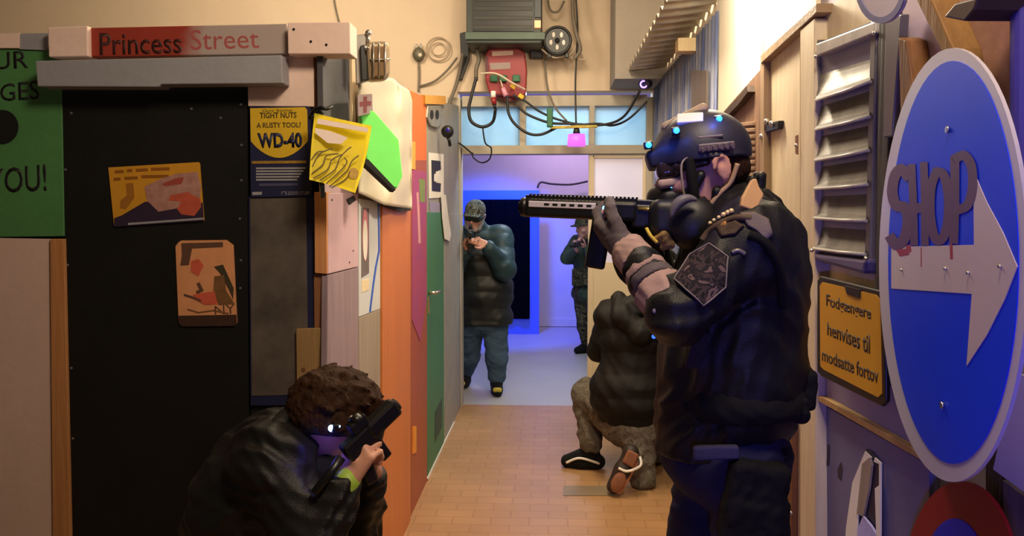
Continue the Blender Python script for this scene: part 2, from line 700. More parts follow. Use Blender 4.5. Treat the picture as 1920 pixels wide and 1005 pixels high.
tan_wood = wood('raw tan timber', (196, 140, 88), (164, 108, 62))
brown_wood = wood('brown timber', (128, 82, 46), (92, 56, 30))
dark_brown = wood('dark brown timber', (74, 52, 36), (44, 30, 22))
ply_wood = wood('knotty plywood', (172, 138, 92), (140, 106, 66))
grey_ply = wood('weathered grey plywood', (168, 156, 142), (132, 120, 108))
purple_grey = wood('purple grey board', (158, 138, 146), (128, 108, 118))
slate = M('slate grey column board', (72, 72, 78), 0.7, 0.2, 6, 0.15, 40)
orange_door = wood('orange stained door wood', (206, 126, 66), (190, 108, 52), 2.0, 0.5)
rust_door = wood('rust orange door wood', (172, 88, 46), (148, 70, 34), 2.0, 0.5)
green_door = M('green door paint', (62, 122, 80), 0.55, 0.10, 3, 0.06, 40)
grey_trim = M('grey painted trim', (150, 146, 136), 0.6, 0.16, 6, 0.1, 40)
cream = M('cream door paint', (222, 208, 180), 0.6, 0.10, 3, 0.1, 30, col2=(196, 176, 146), stretch=(6, 6, 0.7))
white_panel = M('white wall panel', (232, 222, 200), 0.7, 0.05, 3)
lavender = M('lavender grey wall paint', (166, 158, 176), 0.6, 0.10, 3, 0.08, 30)
lav_panel = M('slate violet sheet', (104, 104, 146), 0.55, 0.14, 3, 0.08, 30)
paper_white = M('white paper', (232, 228, 220), 0.7, 0.05, 8)
plastic_sheet = M('cream plastic sheet', (200, 190, 170), 0.55, 0.07, 3, 0.1, 14)
yellow_paper = M('yellow paper', (255, 236, 70), 0.6, 0.05, 6, 0.1, 12)
yellow_sign = M('amber sign paint', (206, 150, 28), 0.5, 0.10, 4)
yellow_plank = wood('yellow ochre plank', (214, 158, 66), (196, 138, 48), 3, 0.6, False)
neon_green = M('neon green cover', (118, 250, 106), 0.5, 0.08, 6)
black_plastic = M('black plastic', (15, 15, 17), 0.42, 0.2, 20, 0.05, 120)
black_matte = M('matte black', (13, 13, 14), 0.8, 0.2, 20)
gun_metal = M('gun black', (17, 17, 19), 0.36, 0.25, 30, 0.04, 150, metal=0.0)
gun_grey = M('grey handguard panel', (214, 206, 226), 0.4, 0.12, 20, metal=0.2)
steel = M('bright steel', (196, 192, 186), 0.28, 0.12, 20, metal=0.9)
dull_steel = M('dull louvre metal', (206, 200, 190), 0.42, 0.16, 5, 0.06, 40, metal=0.1, col2=(136, 130, 132), stretch=(3, 3, 1.2), contrast=0.35)
brass = M('brass', (214, 186, 110), 0.3, 0.1, 20, metal=0.8)
navy = M('navy print', (26, 28, 66), 0.55, 0.15, 8)
tin_yellow = M('tin sign yellow', (214, 176, 40), 0.5, 0.10, 8)
pale_ink = M('pale ink', (150, 148, 156), 0.6, 0.1, 20)
red_paint = M('red paint', (166, 30, 30), 0.5, 0.15, 10)
red_plastic = M('red charger plastic', (136, 28, 36), 0.42, 0.12, 10)
blue_paint = M('traffic blue', (22, 60, 226), 0.4, 0.06, 4, spec=0.15)
sign_white = M('sign white', (190, 182, 196), 0.35, 0.05, 5)
arrow_white = M('faded arrow white', (196, 178, 178), 0.4, 0.08, 4)
spray = M('maroon spray paint', (82, 44, 92), 0.6, 0.15, 14)
drip_red = M('red paint run', (150, 36, 56), 0.5, 0.15, 14)
blue_ink = M('blue tape', (44, 92, 196), 0.5, 0.08, 10)
dark_glass = M('chalky dark panel', (118, 106, 96), 0.5, 0.5, 5, 0.05, 40, col2=(40, 37, 40), contrast=0.3)
dark_green = M('dark green metal', (34, 42, 36), 0.5, 0.2, 6)
cable_black = M('black cable', (22, 22, 26), 0.5, 0.1, 20)
cable_grey = M('grey cable', (104, 96, 84), 0.55, 0.1, 20)
cable_white = M('white cable', (200, 186, 164), 0.55, 0.1, 20)
tool_green = M('green plastic', (18, 92, 54), 0.45, 0.1, 20)
pvc_pink = M('pink plastic', (220, 150, 170), 0.45, 0.1, 20)
magenta_poster = M('magenta poster', (150, 70, 140), 0.5, 0.25, 5, col2=(176, 70, 60), stretch=(3, 3, 1.4))
corr_metal = M('blue streaked corrugated steel', (150, 150, 158), 0.5, 0.2, 3, 0.05, 40, metal=0.1, col2=(84, 100, 150), stretch=(3, 3, 0.7), contrast=0.14)
roof_metal = M('galvanised roof steel', (176, 166, 146), 0.45, 0.12, 5, metal=0.3)
door_cream = M('cream door leaf', (212, 196, 164), 0.55, 0.05, 3)
led_blue = M('blue led', (30, 60, 255), 0.3, 0, emit=(0.02, 0.20, 1.0), estr=4.5)
led_cyan = M('cyan led', (60, 150, 255), 0.3, 0, emit=(0.10, 0.55, 1.0), estr=9)
led_white = M('white blue led', (200, 220, 255), 0.3, 0, emit=(0.30, 0.55, 1.0), estr=5)
led_orange = M('orange indicator', (255, 120, 60), 0.3, 0, emit=(1.0, 0.28, 0.10), estr=1.2)
led_violet = M('violet ring', (150, 120, 255), 0.3, 0, emit=(0.42, 0.28, 1.0), estr=2.5)
glow_magenta = M('magenta glowing item', (220, 80, 220), 0.4, 0, emit=(0.75, 0.16, 0.85), estr=0.9)


def brick_mat(name, c1, c2, mortar, sx, sy, rough=0.5, bump=0.2):
    m = bpy.data.materials.new(name)
    m.use_nodes = True
    nt = m.node_tree
    b = nt.nodes['Principled BSDF']
    b.inputs['Roughness'].default_value = rough
    tc = nt.nodes.new('ShaderNodeTexCoord')
    br = nt.nodes.new('ShaderNodeTexBrick')
    nt.links.new(tc.outputs['Object'], br.inputs[0])
    br.inputs['Color1'].default_value = (*lin(c1), 1)
    br.inputs['Color2'].default_value = (*lin(c2), 1)
    br.inputs['Mortar'].default_value = (*lin(mortar), 1)
    br.inputs['Scale'].default_value = 1
    br.inputs['Mortar Size'].default_value = 0.004
    br.inputs['Brick Width'].default_value = sx
    br.inputs['Row Height'].default_value = sy
    nz = nt.nodes.new('ShaderNodeTexNoise')
    nz.inputs['Scale'].default_value = 3
    nz.inputs['Detail'].default_value = 5
    nt.links.new(tc.outputs['Object'], nz.inputs['Vector'])
    mx = nt.nodes.new('ShaderNodeMix')
    mx.data_type = 'RGBA'
    mx.blend_type = 'MULTIPLY'
    mx.inputs['Factor'].default_value = 0.35
    nt.links.new(br.outputs['Color'], mx.inputs[6])
    nt.links.new(nz.outputs[0], mx.inputs[7])
    nt.links.new(mx.outputs[2], b.inputs['Base Color'])
    bp = nt.nodes.new('ShaderNodeBump')
    bp.inputs['Strength'].default_value = bump
    bp.inputs['Distance'].default_value = 0.003
    bp.invert = True
    nt.links.new(br.outputs['Fac'], bp.inputs['Height'])
    nt.links.new(bp.outputs[0], b.inputs['Normal'])
    return m


floor_tile = brick_mat('tan floor tiles', (184, 142, 98), (176, 135, 92), (164, 122, 80), 0.20, 0.10, 0.42, 0.12)
floor_grey = M('grey vinyl floor', (168, 166, 166), 0.45, 0.06, 3, 0.03, 30)


def glass_mat(name, col, rough=0.35, trans=0.5):
    m = bpy.data.materials.new(name)
    m.use_nodes = True
    nt = m.node_tree
    out = nt.nodes['Material Output']
    b = nt.nodes['Principled BSDF']
    b.inputs['Base Color'].default_value = (*lin(col), 1)
    b.inputs['Roughness'].default_value = rough
    tl = nt.nodes.new('ShaderNodeBsdfTranslucent')
    tl.inputs[0].default_value = (*lin(col), 1)
    mx = nt.nodes.new('ShaderNodeMixShader')
    mx.inputs[0].default_value = trans
    nt.links.new(b.outputs[0], mx.inputs[1])
    nt.links.new(tl.outputs[0], mx.inputs[2])
    nt.links.new(mx.outputs[0], out.inputs[0])
    return m


frost = glass_mat('frosted transom glass', (196, 224, 236), 0.3, 0.62)
frost_door = glass_mat('frosted door glass', (248, 242, 246), 0.25, 0.5)

# ------------------------------------------------------------------ the shell


def wallbox(name, lo, hi, mat):
    lo, hi = Vector(lo), Vector(hi)
    o = MB().box((lo + hi) / 2, hi - lo).build(name, mat)
    return tag(o, kind='structure')


wallbox('floor', (-3.6, -1.6, -0.1), (2.6, 6.5, 0), floor_tile)
wallbox('floor_back', (-3.6, 6.5, -0.1), (2.6, 12.6, 0), floor_grey)
wallbox('ceiling', (-6.5, -1.6, 3.8), (2.6, 6.5, 3.9), beige)
wallbox('ceiling_back', (-2.4, 6.58, 3.1), (1.9, 12.6, 3.2), white_far)
WL, WR, WT = -0.745, 0.825, 2.585
wallbox('wall_end_left', (-6.5, 6.44, 0), (WL, 6.58, 3.8), beige)
wallbox('wall_end_right', (WR, 6.44, 0), (2.6, 6.58, 3.8), beige)
wallbox('wall_end_top', (WL, 6.44, WT), (WR, 6.58, 3.8), beige)
wallbox('wall_left_front', (-2.5, 2.605, 0), (-0.76, 2.70, 2.0), black_board)
wallbox('wall_left', (-0.86, 2.70, 0), (-0.755, 6.44, 2.10), grey_ply)
wallbox('wall_right', (0.855, 2.62, 0), (0.955, 6.44, 3.4), white_panel)
# near right wall follows its own line
_d = Vector((-math.sin(_a), math.cos(_a), 0))
_p = Vector((0.85, 2.5, 0))
_n = RN.n
q = [_p + _d * 0.12 - _n * 0.006, _p - _d * 2.2 - _n * 0.006, _p - _d * 2.2 - _n * 0.1, _p + _d * 0.12 - _n * 0.1]
tag(MB().prism(q, (0, 0, 3.4)).build('wall_right_near', lavender), kind='structure')
wallbox('wall_far', (-2.3, 11.1, 0), (1.9, 11.2, 3.1), white_far)
wallbox('wall_room_left', (-2.4, 6.58, 0), (-2.3, 11.2, 3.1), white_far)
wallbox('wall_room_right', (1.8, 6.58, 0), (1.9, 11.1, 3.1), white_far)
# inner partition: lintel over the dark opening and the jamb beside it
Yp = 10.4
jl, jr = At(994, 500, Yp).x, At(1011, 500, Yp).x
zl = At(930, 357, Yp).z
wallbox('wall_partition', (-2.3, Yp, 0), (jr, Yp + 0.06, zl), M('partition with blue light in colour', (84, 112, 236), 0.6, 0.05, 3))  # blue light falling on the partition is put into its base colour
o = MB()
cl = At(893, 400, Yp).x
ct, cb = At(930, 374, Yp).z, At(930, 597, Yp).z
for i in range(7):
    x = cl + (jl - 0.01 - cl) * (i + 0.5) / 7
    o.box((x, Yp - 0.04 + 0.012 * (i % 2), (ct + cb) / 2), ((jl - cl) / 7 + 0.01, 0.03, ct - cb), bevel=0.01)
tag(o.build('curtain', M('deep black cloth', (4, 4, 6), 0.95, 0.1, spec=0.05)), 'black curtain hanging on the blue lit partition of the far room', 'curtain')
slab('trim_1', rect(1011, 598, 1106, 612), Plane((0, 11.1, 0), (0, -1, 0)), 0.02, white_far, kind='structure')
tag(MB().tube(spline([At(1008, 352, 10.9), At(1014, 342, 10.95), At(1035, 345, 10.95), At(1070, 346, 10.95), At(1102, 340, 10.95)]), 0.014).build('wall_cable', cable_black), 'black cable drooping across the purple lit far wall', 'cable')

# door frame with transom window
fr = empty('door_frame', (0.04, 6.5, 0), kind='structure')
m = MB()
zt, zs, z0 = At(1000, 186, 6.44).z, At(1000, 284, 6.44).z, 0
xl, xr = WL, WR


def bar(px0, py0, px1, py1, nm, mat=grey_trim, Y=6.44, dep=0.14, par=fr, bev=0.004):
    a, b = At(px0, py0, Y), At(px1, py1, Y)
    return MB().box(((a.x + b.x) / 2, Y + dep / 2, (a.z + b.z) / 2), (abs(b.x - a.x), dep, abs(a.z - b.z)), bevel=bev).build(nm, mat, par)


zfl = 768
jf = M('greenish grey frame paint', (172, 164, 146), 0.55, 0.12, 5, 0.08, 30)
bar(838, 182, 866, zfl, 'jamb', jf, dep=0.16)
bar(1213, 182, 1222, zfl, 'jamb', jf, dep=0.16)
bar(866, 180, 1213, 198, 'head', jf)
bar(866, 273, 1213, 288, 'transom_bar', jf)
bar(974, 198, 986, 273, 'mullion', jf)
bar(1105, 198, 1115, 273, 'mullion', jf)
for i, (a, b) in enumerate(((866, 974), (986, 1105), (1115, 1213))):
    g = bar(a, 198, b, 273, 'glass_pane', frost, Y=6.50, dep=0.008, bev=0)
# fixed leaf of the double door
lf = empty('door_1', At(1160, 768, 6.47), kind='structure')
bar(1104, 290, 1111, zfl, 'stile', door_cream, 6.47, 0.045, lf)
bar(1206, 290, 1213, zfl, 'stile', door_cream, 6.47, 0.045, lf)
bar(1111, 290, 1206, 296, 'rail', door_cream, 6.47, 0.045, lf)
bar(1111, 492, 1206, zfl, 'kick_panel', door_cream, 6.475, 0.035, lf)
bar(1111, 296, 1206, 492, 'glass_pane', frost_door, 6.485, 0.008, lf, 0)

# beam and roof on the right
a = At(1151, 152, 6.0)
wallbox('ceiling_beam', (a.x, 5.9, a.z), (2.4, 6.4, 3.8), concrete)


def corrugated(name, o, u, v, nrm, lu, lv, per, amp, mat, n=12, th=0.004):
    """sheet of size lu x lv, waves across u"""
    o, u, v, nrm = Vector(o), Vector(u), Vector(v), Vector(nrm)
    k = int(lu / per * n)
    bm = bmesh.new()
    rows = []
    for side in (0, th):
        for j in (0, 1):
            rows.append([bm.verts.new(o + u * (lu * i / k) + v * (lv * j) + nrm * (amp * math.sin(2 * PI * lu * i / k / per) - side)) for i in range(k + 1)])
    A, B, C_, D = rows
    for i in range(k):
        for (p, q_) in ((A, B), (D, C_), (B, D), (C_, A)):
            f = bm.faces.new((p[i], p[i + 1], q_[i + 1], q_[i]))
            f.smooth = True
    bmesh.ops.recalc_face_normals(bm, faces=bm.faces[:])
    me = bpy.data.meshes.new(name)
    bm.to_mesh(me)
    bm.free()
    return link_mesh(name, me, mat)


tag(corrugated('roof_sheet', (0.575, 3.72, 2.66), (0, 1, 0), (1, 0, 0.10), (0, 0, 1), 2.70, 0.27, 0.155, 0.018, roof_metal),
    'galvanised corrugated roof sheet overhanging the corridor under the concrete beam', 'roof sheet')
tag(corrugated('wall_sheet', (0.83, 4.02, 0.02), (0, 1, 0), (0, 0, 1), (-1, 0, 0), 2.38, 2.58, 0.085, 0.010, corr_metal),
    'blue streaked corrugated steel sheet standing behind the blue lit helmet', 'wall sheet')
p = At(1288, 85, 4.6)
tag(MB().box((p.x + 0.02, 4.62, p.z), (0.15, 0.10, 0.075), bevel=0.004).build('rafter', wood('pale cream pine', (226, 200, 156), (206, 176, 128))), 'sawn pale timber rafter end poking out under the corrugated roof', 'rafter')

# ------------------------------------------------------------------ front of the hut, left


def screws(par, pts, plane, off, mat=steel, r=0.004):
    for x, y in pts:
        c = plane.hit(x, y, off)
        MB().cyl(c - plane.n * 0.002, c + plane.n * 0.002, r, n=10).build('screw', mat, par)


t = slab('black_panel', [(116, 162), (464, 152), (468, 1320), (142, 1320)], F, 0.018, black_board, label='tall black painted door panel with two tin posters on it', cat='door panel')
screws(t, [(134, 212), (359, 204), (414, 221), (452, 196), (453, 272), (453, 338), (450, 410), (452, 488), (451, 540), (123, 318), (127, 497), (134, 690), (137, 822)], F, 0.018)
t = slab('board_sign', [(-70, 88), (114, 86), (120, 443), (-70, 445)], F, 0.022, green_board, bevel=0.002, label='green board sign with black hand painted letters at the left edge', cat='sign')
lettering('YOUR', [(-88, 104), (52, 94), (54, 128), (-88, 134)], F, black_paint, t, 0.022, bold=0.006)
lettering('AGES', [(-32, 162), (72, 150), (74, 186), (-32, 192)], F, black_paint, t, 0.022, bold=0.006)
lettering('YOU!', [(-22, 318), (86, 307), (88, 358), (-22, 364)], F, black_paint, t, 0.022, bold=0.008)
slab('painted_hole', ellipse(4, 238, 30, 32, 32), F, 0.002, black_paint, 0.022, t)
slab('white_board', [(-70, 445), (93, 448), (101, 1320), (-70, 1320)], F, 0.02, white_board, label='dirty white board under the green sign', cat='board')
slab('timber_strip', [(93, 448), (120, 448), (139, 1320), (101, 1320)], F, 0.03, tan_wood, bevel=0.003, label='raw tan timber strip between white board and black door panel', cat='timber strip')
slab('timber_plank', [(-60, 64), (36, 62), (36, 90), (-60, 90)], F, 0.03, pink_wood, label='pale plank end above the green board sign', cat='plank')
slab('timber_plank', [(36, 63), (90, 62), (90, 94), (36, 92)], F, 0.028, grey_paint, label='short grey plank between the pale end and pink block', cat='plank')
slab('timber_block', [(89, 51), (164, 48), (165, 106), (91, 107)], F, 0.07, pink_wood, bevel=0.004, label='pink washed timber block left of the red street name plank', cat='plank')

# street name plank with sprayed red half
m = bpy.data.materials.new('sprayed plank')
m.use_nodes = True
nt = m.node_tree
b_ = nt.nodes['Principled BSDF']
b_.inputs['Roughness'].default_value = 0.6
tc = nt.nodes.new('ShaderNodeTexCoord')
sp = nt.nodes.new('ShaderNodeSeparateXYZ')
nt.links.new(tc.outputs['Object'], sp.inputs[0])
nz = nt.nodes.new('ShaderNodeTexNoise')
nz.inputs['Scale'].default_value = 14
nt.links.new(tc.outputs['Object'], nz.inputs['Vector'])
ma = nt.nodes.new('ShaderNodeMath')
ma.operation = 'MULTIPLY_ADD'
ma.inputs[1].default_value = 0.10
nt.links.new(nz.outputs[0], ma.inputs[0])
nt.links.new(sp.outputs['X'], ma.inputs[2])
rp = nt.nodes.new('ShaderNodeValToRGB')
rp.color_ramp.elements[0].position = 0.02
rp.color_ramp.elements[0].color = (*lin((150, 52, 36)), 1)
rp.color_ramp.elements[1].position = 0.12
rp.color_ramp.elements[1].color = (*lin((172, 156, 152)), 1)
nt.links.new(ma.outputs[0], rp.inputs[0])
nt.links.new(rp.outputs[0], b_.inputs['Base Color'])
t = slab('street_sign', [(164, 52), (538, 44), (540, 101), (165, 107)], F, 0.05, m, bevel=0.004, label='plank sign with red sprayed left half reading Princess Street', cat='sign')
lettering('Princess', [(186, 62), (340, 60), (341, 100), (187, 104)], F, M('dark red brush paint', (62, 18, 14), 0.6), t, 0.05, bold=0.012)
lettering('Street', [(357, 56), (484, 54), (486, 90), (358, 94)], F, M('faded red brush paint', (168, 84, 82), 0.6), t, 0.05)
t = slab('timber_beam', [(539, 42), (656, 41), (657, 101), (540, 101)], F, 0.09, pink_wood, bevel=0.003, label='pink washed timber beam end beside the caged wall lamp', cat='beam')
screws(t, [(551, 55), (583, 78), (612, 84)], F, 0.09, black_plastic)
slab('timber_board', [(66, 114), (528, 103), (530, 156), (302, 158), (297, 163), (70, 162)], F, 0.068, grey_paint, 0.033, bevel=0.003, label='long blue grey board fixed under the street name plank', cat='board')
t = slab('pink_board', [(464, 106), (588, 104), (589, 200), (465, 199)], F, 0.03, pink_wood, bevel=0.002, label='square pink board above the yellow and navy poster', cat='board')

# oil poster
t = slab('tin_poster', [(468, 201), (575, 199), (582, 203), (584, 368), (470, 370)], F, 0.034, navy, bevel=0.001, label='navy and yellow tin poster with large WD-40 lettering', cat='poster')
slab('yellow_shield', [(469, 203), (572, 201), (576, 206), (577, 262)] + [(576 - 105 * i / 12, 262 + 34 * math.sin(PI * (0.02 + 0.96 * i / 12)) ** 0.8) for i in range(13)] + [(470, 262)], F, 0.0012, tin_yellow, 0.034, t)
dk = M('olive print', (70, 58, 26), 0.6)
lettering('Got Some', [(492, 205), (548, 204), (548, 209), (492, 210)], F, dk, t, 0.0352)
lettering('TIGHT NUTS', [(487, 211), (556, 210), (556, 221), (487, 222)], F, dk, t, 0.0352, bold=0.02)
lettering('A RUSTY TOOL?', [(481, 230), (564, 229), (564, 239), (481, 240)], F, dk, t, 0.0352, bold=0.02)
lettering('WD-40', [(482, 249), (566, 248), (567, 277), (484, 278)], F, navy, t, 0.0352, bold=0.045)
slab('gold_line', [(472, 302), (574, 301), (574, 306), (472, 307)], F, 0.001, M('dull gold print', (150, 116, 40), 0.6, 0.4, 60), 0.034, t)
for i in range(5):
    y = 314 + 5.4 * i
    slab('small_print', [(480, y), (573 - 4 * i, y - 0.4), (573 - 4 * i, y + 2.8), (480, y + 3.2)], F, 0.001, pale_ink, 0.034, t)
slab('small_print', [(486, 344), (558, 343.5), (558, 348), (486, 349)], F, 0.001, M('dim ink', (72, 70, 100), 0.6), 0.034, t)
slab('small_print', [(473, 360), (491, 359.5), (491, 365), (473, 366)], F, 0.001, pale_ink, 0.034, t)
lettering("IT'S GOOD STUFF", [(528, 359), (580, 358.5), (580, 365), (528, 366)], F, pale_ink, t, 0.034, bold=0.01)

t = slab('chalky_panel', [(466, 369), (592, 366), (594, 760), (470, 760)], F, 0.026, navy, label='dark chalk smeared panel below the navy and yellow poster', cat='panel')
slab('chalk_field', [(469, 371), (574, 370), (578, 740), (472, 742)], F, 0.002, dark_glass, 0.026, t)
slab('timber_strip', [(589, 360), (612, 360), (613, 514), (590, 512)], F, 0.05, wood('orange pine', (214, 150, 96), (190, 124, 70)), bevel=0.002, label='orange pine strip beside the purple board corner', cat='timber strip')
slab('timber_strip', [(588, 106), (606, 106), (606, 200), (589, 200)], F, 0.03, brown_wood, bevel=0.002, label='brown timber strip between pink board and slate grey column', cat='timber strip')
slab('timber_strip', [(588, 513), (613, 515), (614, 622), (589, 622)], F, 0.035, wood('red brown timber', (150, 100, 64), (120, 74, 46)), bevel=0.002, label='short red brown timber strip above the knotty plywood offcut', cat='timber strip')
t = slab('plywood_offcut', [(555, 617), (612, 615), (614, 770), (557, 770)], F, 0.017, ply_wood, 0.028, bevel=0.002, label='knotty plywood offcut behind the crouching person', cat='board')
screws(t, [(569, 693), (598, 692)], F, 0.045, brown_wood, 0.007)
slab('wall_panel', [(470, 742), (556, 742), (560, 1320), (474, 1320)], F, 0.012, black_board, label='black lower panel behind the back of the crouching person', cat='panel')

# posters on the black panel
t = slab('tin_poster', [(203, 314), (372, 304), (374, 308), (382, 414), (214, 425)], F, 0.006, M('orange yellow print', (214, 150, 44), 0.5, 0.15, 12, col2=(190, 140, 30)), 0.018, label='yellow landscape tin poster of a wrapped loaf on black door', cat='poster')
P6 = 0.024
slab('navy_corner', [(214, 409), (228, 404), (272, 378), (340, 385), (380, 380), (382, 414), (214, 425)], F, 0.0008, M('dark violet print', (48, 34, 56), 0.5), P6, t)
slab('loaf_shape', [(271, 350), (300, 336), (330, 326), (370, 322), (377, 350), (374, 376), (330, 391), (297, 397), (276, 376)], F, 0.0012, M('pale loaf print', (190, 146, 134), 0.5, 0.2, 30, col2=(150, 100, 92)), P6, t)
slab('red_band', [(303, 345), (330, 334), (345, 332), (340, 345), (310, 349)], F, 0.0016, M('brick red print', (160, 72, 62), 0.5), P6, t)
slab('red_slices', [(332, 392), (340, 378), (316, 376), (320, 366), (352, 360), (376, 374), (377, 388), (364, 405), (340, 402)], F, 0.0016, M('salmon print', (186, 84, 62), 0.5, 0.2, 40), P6, t)
br = M('brown print', (146, 88, 24), 0.5)
for (x0, x1, y) in ((215, 232, 322), (238, 248, 320), (255, 277, 319), (283, 318, 317), (213, 226, 336), (233, 258, 334), (265, 316, 331)):
    slab('printed_word', [(x0, y - 2.5), (x1, y - 3.5), (x1, y + 2), (x0, y + 3)], F, 0.0008, br, P6, t)
slab('brown_patch', [(236, 344), (250, 343), (252, 370), (236, 392), (225, 390), (226, 376), (238, 366)], F, 0.0008, M('umber print', (160, 104, 34), 0.5), P6, t)
slab('caption_line', [(240, 418), (382, 408), (382, 411.5), (240, 422)], F, 0.0016, pale_ink, P6, t)

t = slab('tin_poster', [(335, 454), (340, 451), (424, 450), (437, 460), (444, 606), (440, 611), (342, 612), (335, 606), (329, 462)], F, 0.006, M('peach print', (216, 150, 104), 0.5, 0.12, 14), 0.018, label='peach portrait tin poster with faded picture on black door', cat='poster')
pdk = M('faded dark print', (96, 66, 52), 0.5, 0.2, 30)
pol = M('faded olive print', (120, 84, 50), 0.5, 0.3, 30)
prd = M('faded red print', (204, 92, 70), 0.5, 0.2, 30)
slab('dark_band', [(340, 456), (418, 454), (418, 463), (360, 466), (354, 497), (338, 498), (341, 478)], F, 0.0008, pdk, P6, t)
slab('red_blot', [(358, 490), (372, 485), (382, 498), (372, 518), (358, 510)], F, 0.0008, prd, P6, t)
slab('dark_slope', [(401, 500), (418, 496), (438, 540), (437, 562), (430, 545), (412, 512)], F, 0.0008, M('faded green print', (66, 58, 40), 0.5), P6, t)
slab('figure_shape', [(402, 518), (420, 516), (424, 545), (440, 570), (410, 572), (400, 545)], F, 0.0010, pol, P6, t)
slab('red_pool', [(362, 552), (402, 546), (408, 570), (385, 572), (366, 562)], F, 0.0012, prd, P6, t)
stroke([(346, 553), (362, 558), (376, 564)], 4, F, P6, pdk, t, 'dark_stroke')
stroke([(372, 532), (378, 544), (370, 548)], 6, F, P6, pdk, t, 'dark_stroke')
stroke([(352, 580), (372, 586), (400, 582), (428, 588)], 2.5, F, P6, pol, t, 'dark_stroke')
lettering('NY', [(402, 574), (440, 570), (441, 588), (403, 590)], F, pdk, t, P6)
slab('caption_band', [(335, 592), (443, 590), (444, 606), (440, 611), (342, 612), (335, 606)], F, 0.001, M('caption brown', (62, 40, 32), 0.5, 0.3, 40), P6, t)

# ------------------------------------------------------------------ corridor side of the hut (left wall)
slab('column_board', [(605, 104), (660, 108), (661, 250), (607, 250)], L, 0.02, slate, bevel=0.002, label='slate grey column board under the pink timber beam end', cat='board')
slab('timber_strip', [(660, 105), (671, 108), (672, 260), (661, 258)], L, 0.03, wood('pale batten', (206, 184, 152), (180, 154, 120)), bevel=0.002, label='thin pale batten left of the red cross card', cat='timber strip')
slab('backing_board', [(607, 250), (672, 252), (672, 370), (608, 368)], L, 0.016, lilac_board, label='lilac backing board behind the yellow flyer', cat='board')
t = slab('purple_board', [(615, 362), (671, 362), (672, 500), (616, 514)], L, 0.024, M('pale mauve paint', (200, 168, 178), 0.65, 0.07, 4, 0.1, 40), bevel=0.003, label='pale mauve board at the hut corner below the yellow flyer', cat='board')
screws(t, [(622, 375), (655, 492), (662, 470)], L, 0.024, black_plastic)
slab('purple_board', [(615, 516), (672, 501), (673, 760), (675, 1500), (616, 2050), (612, 900)], L, 0.022, purple_grey, bevel=0.003, label='weathered purple grey board below the pale mauve board', cat='board')
t = slab('poster_board', [(672, 372), (716, 380), (716, 577), (673, 594)], L, 0.02, M('pale blue white board', (204, 208, 212), 0.6, 0.05, 4), label='white board with a narrow target print and blue line', cat='board')
slab('target_print', [(678, 389), (692, 391), (692, 512), (678, 521)], L, 0.0015, M('grey print', (110, 100, 100), 0.6), 0.02, t)
slab('target_ring', ellipse(685, 440, 5.5, 50), L, 0.003, M('rose print', (196, 120, 130), 0.6), 0.02, t)
slab('target_face', ellipse(685, 450, 4.2, 38), L, 0.004, paper_white, 0.02, t)
slab('paper_tab', [(679, 526), (692, 522), (692, 543), (679, 548)], L, 0.002, M('cream paper', (236, 218, 180), 0.6), 0.02, t)
stroke([(710, 382), (711, 470), (705, 500), (700, 535), (694, 584)], 3.2, L, 0.02, blue_ink, t, 'blue_line')
slab('plywood_sheet', [(673, 596), (716, 578), (718, 900), (719, 1300), (677, 1560)], L, 0.02, grey_ply, bevel=0.002, label='weathered grey plywood sheet beside the orange door', cat='board')
dr = slab('door_2', [(717, 300), (770, 300), (770, 1000), (718, 1180)], L, 0.030, orange_door, kind='structure', bevel=0.003)
slab('door_trim', [(770, 300), (800, 300), (801, 905), (770, 1000)], L, 0.022, rust_door, kind='structure', bevel=0.002).name = 'trim_2'
slab('orange_panel', [(766, 165), (770, 170), (799, 184), (800, 302), (717, 302), (717, 160)], L, 0.018, wood('bright orange wood', (224, 116, 52), (206, 98, 40)), label='bright orange panel above the orange door', cat='panel')
slab('hinge_strap', [(775, 800), (781, 799), (781, 848), (775, 851)], L, 0.006, M('yellow strap', (232, 150, 44), 0.5), 0.022, label='small yellow strap low on the rust orange door trim', cat='strap')
slab('reflector_strip', [(771, 265), (779, 266), (779, 318), (771, 316)], L, 0.006, M('amber strip', (255, 170, 50), 0.5), 0.022, label='amber strip on the bright orange panel edge', cat='strip')
t = slab('graffiti_poster', [(773, 318), (799, 322), (800, 560), (788, 640), (773, 600)], L, 0.003, magenta_poster, 0.022, label='magenta paint smear poster on the rust orange trim', cat='poster')
stroke([(783, 362), (785, 400), (787, 455)], 4, L, 0.025, M('pale smear', (214, 160, 160), 0.6), t, 'pale_smear')
slab('green_smear', [(786, 335), (797, 337), (797, 380), (788, 378)], L, 0.001, M('lime smear', (120, 140, 70), 0.6), 0.025, t)
slab('trim_3', [(800, 184), (866, 200), (866, 402), (800, 402)], L, 0.012, grey_trim, kind='structure')
t = slab('door_3', [(801, 398), (832, 398), (833, 832), (802, 896)], L, 0.022, green_door, kind='structure', bevel=0.002)
slab('recess', [(816, 772), (829, 745), (829, 800), (816, 830)], L, 0.003, M('dark green recess', (36, 70, 54), 0.6), 0.022, t)
hb = L.hit(803, 549, 0.022)
h = MB().cyl(hb, hb + Vector((0.05, 0, 0)), 0.011).tube([hb + Vector((0.045, 0, 0)), hb + Vector((0.055, 0.03, 0)), hb + Vector((0.055, 0.13, -0.003))], 0.010).build('door_handle', steel, t)
h2 = L.hit(803, 572, 0.022)
MB().box(h2 + Vector((0.003, 0.0, 0)), (0.008, 0.035, 0.10), bevel=0.003).build('lock_plate', brass, t)
slab('trim_4', [(833, 400), (866, 402), (866, 764), (834, 830)], L, 0.02, grey_trim, kind='structure', bevel=0.002)
slab('baseboard_left', [(802, 897), (834, 829), (853, 790), (853, 800), (806, 910)], L, 0.028, M('white skirting', (210, 204, 196), 0.6), kind='structure')

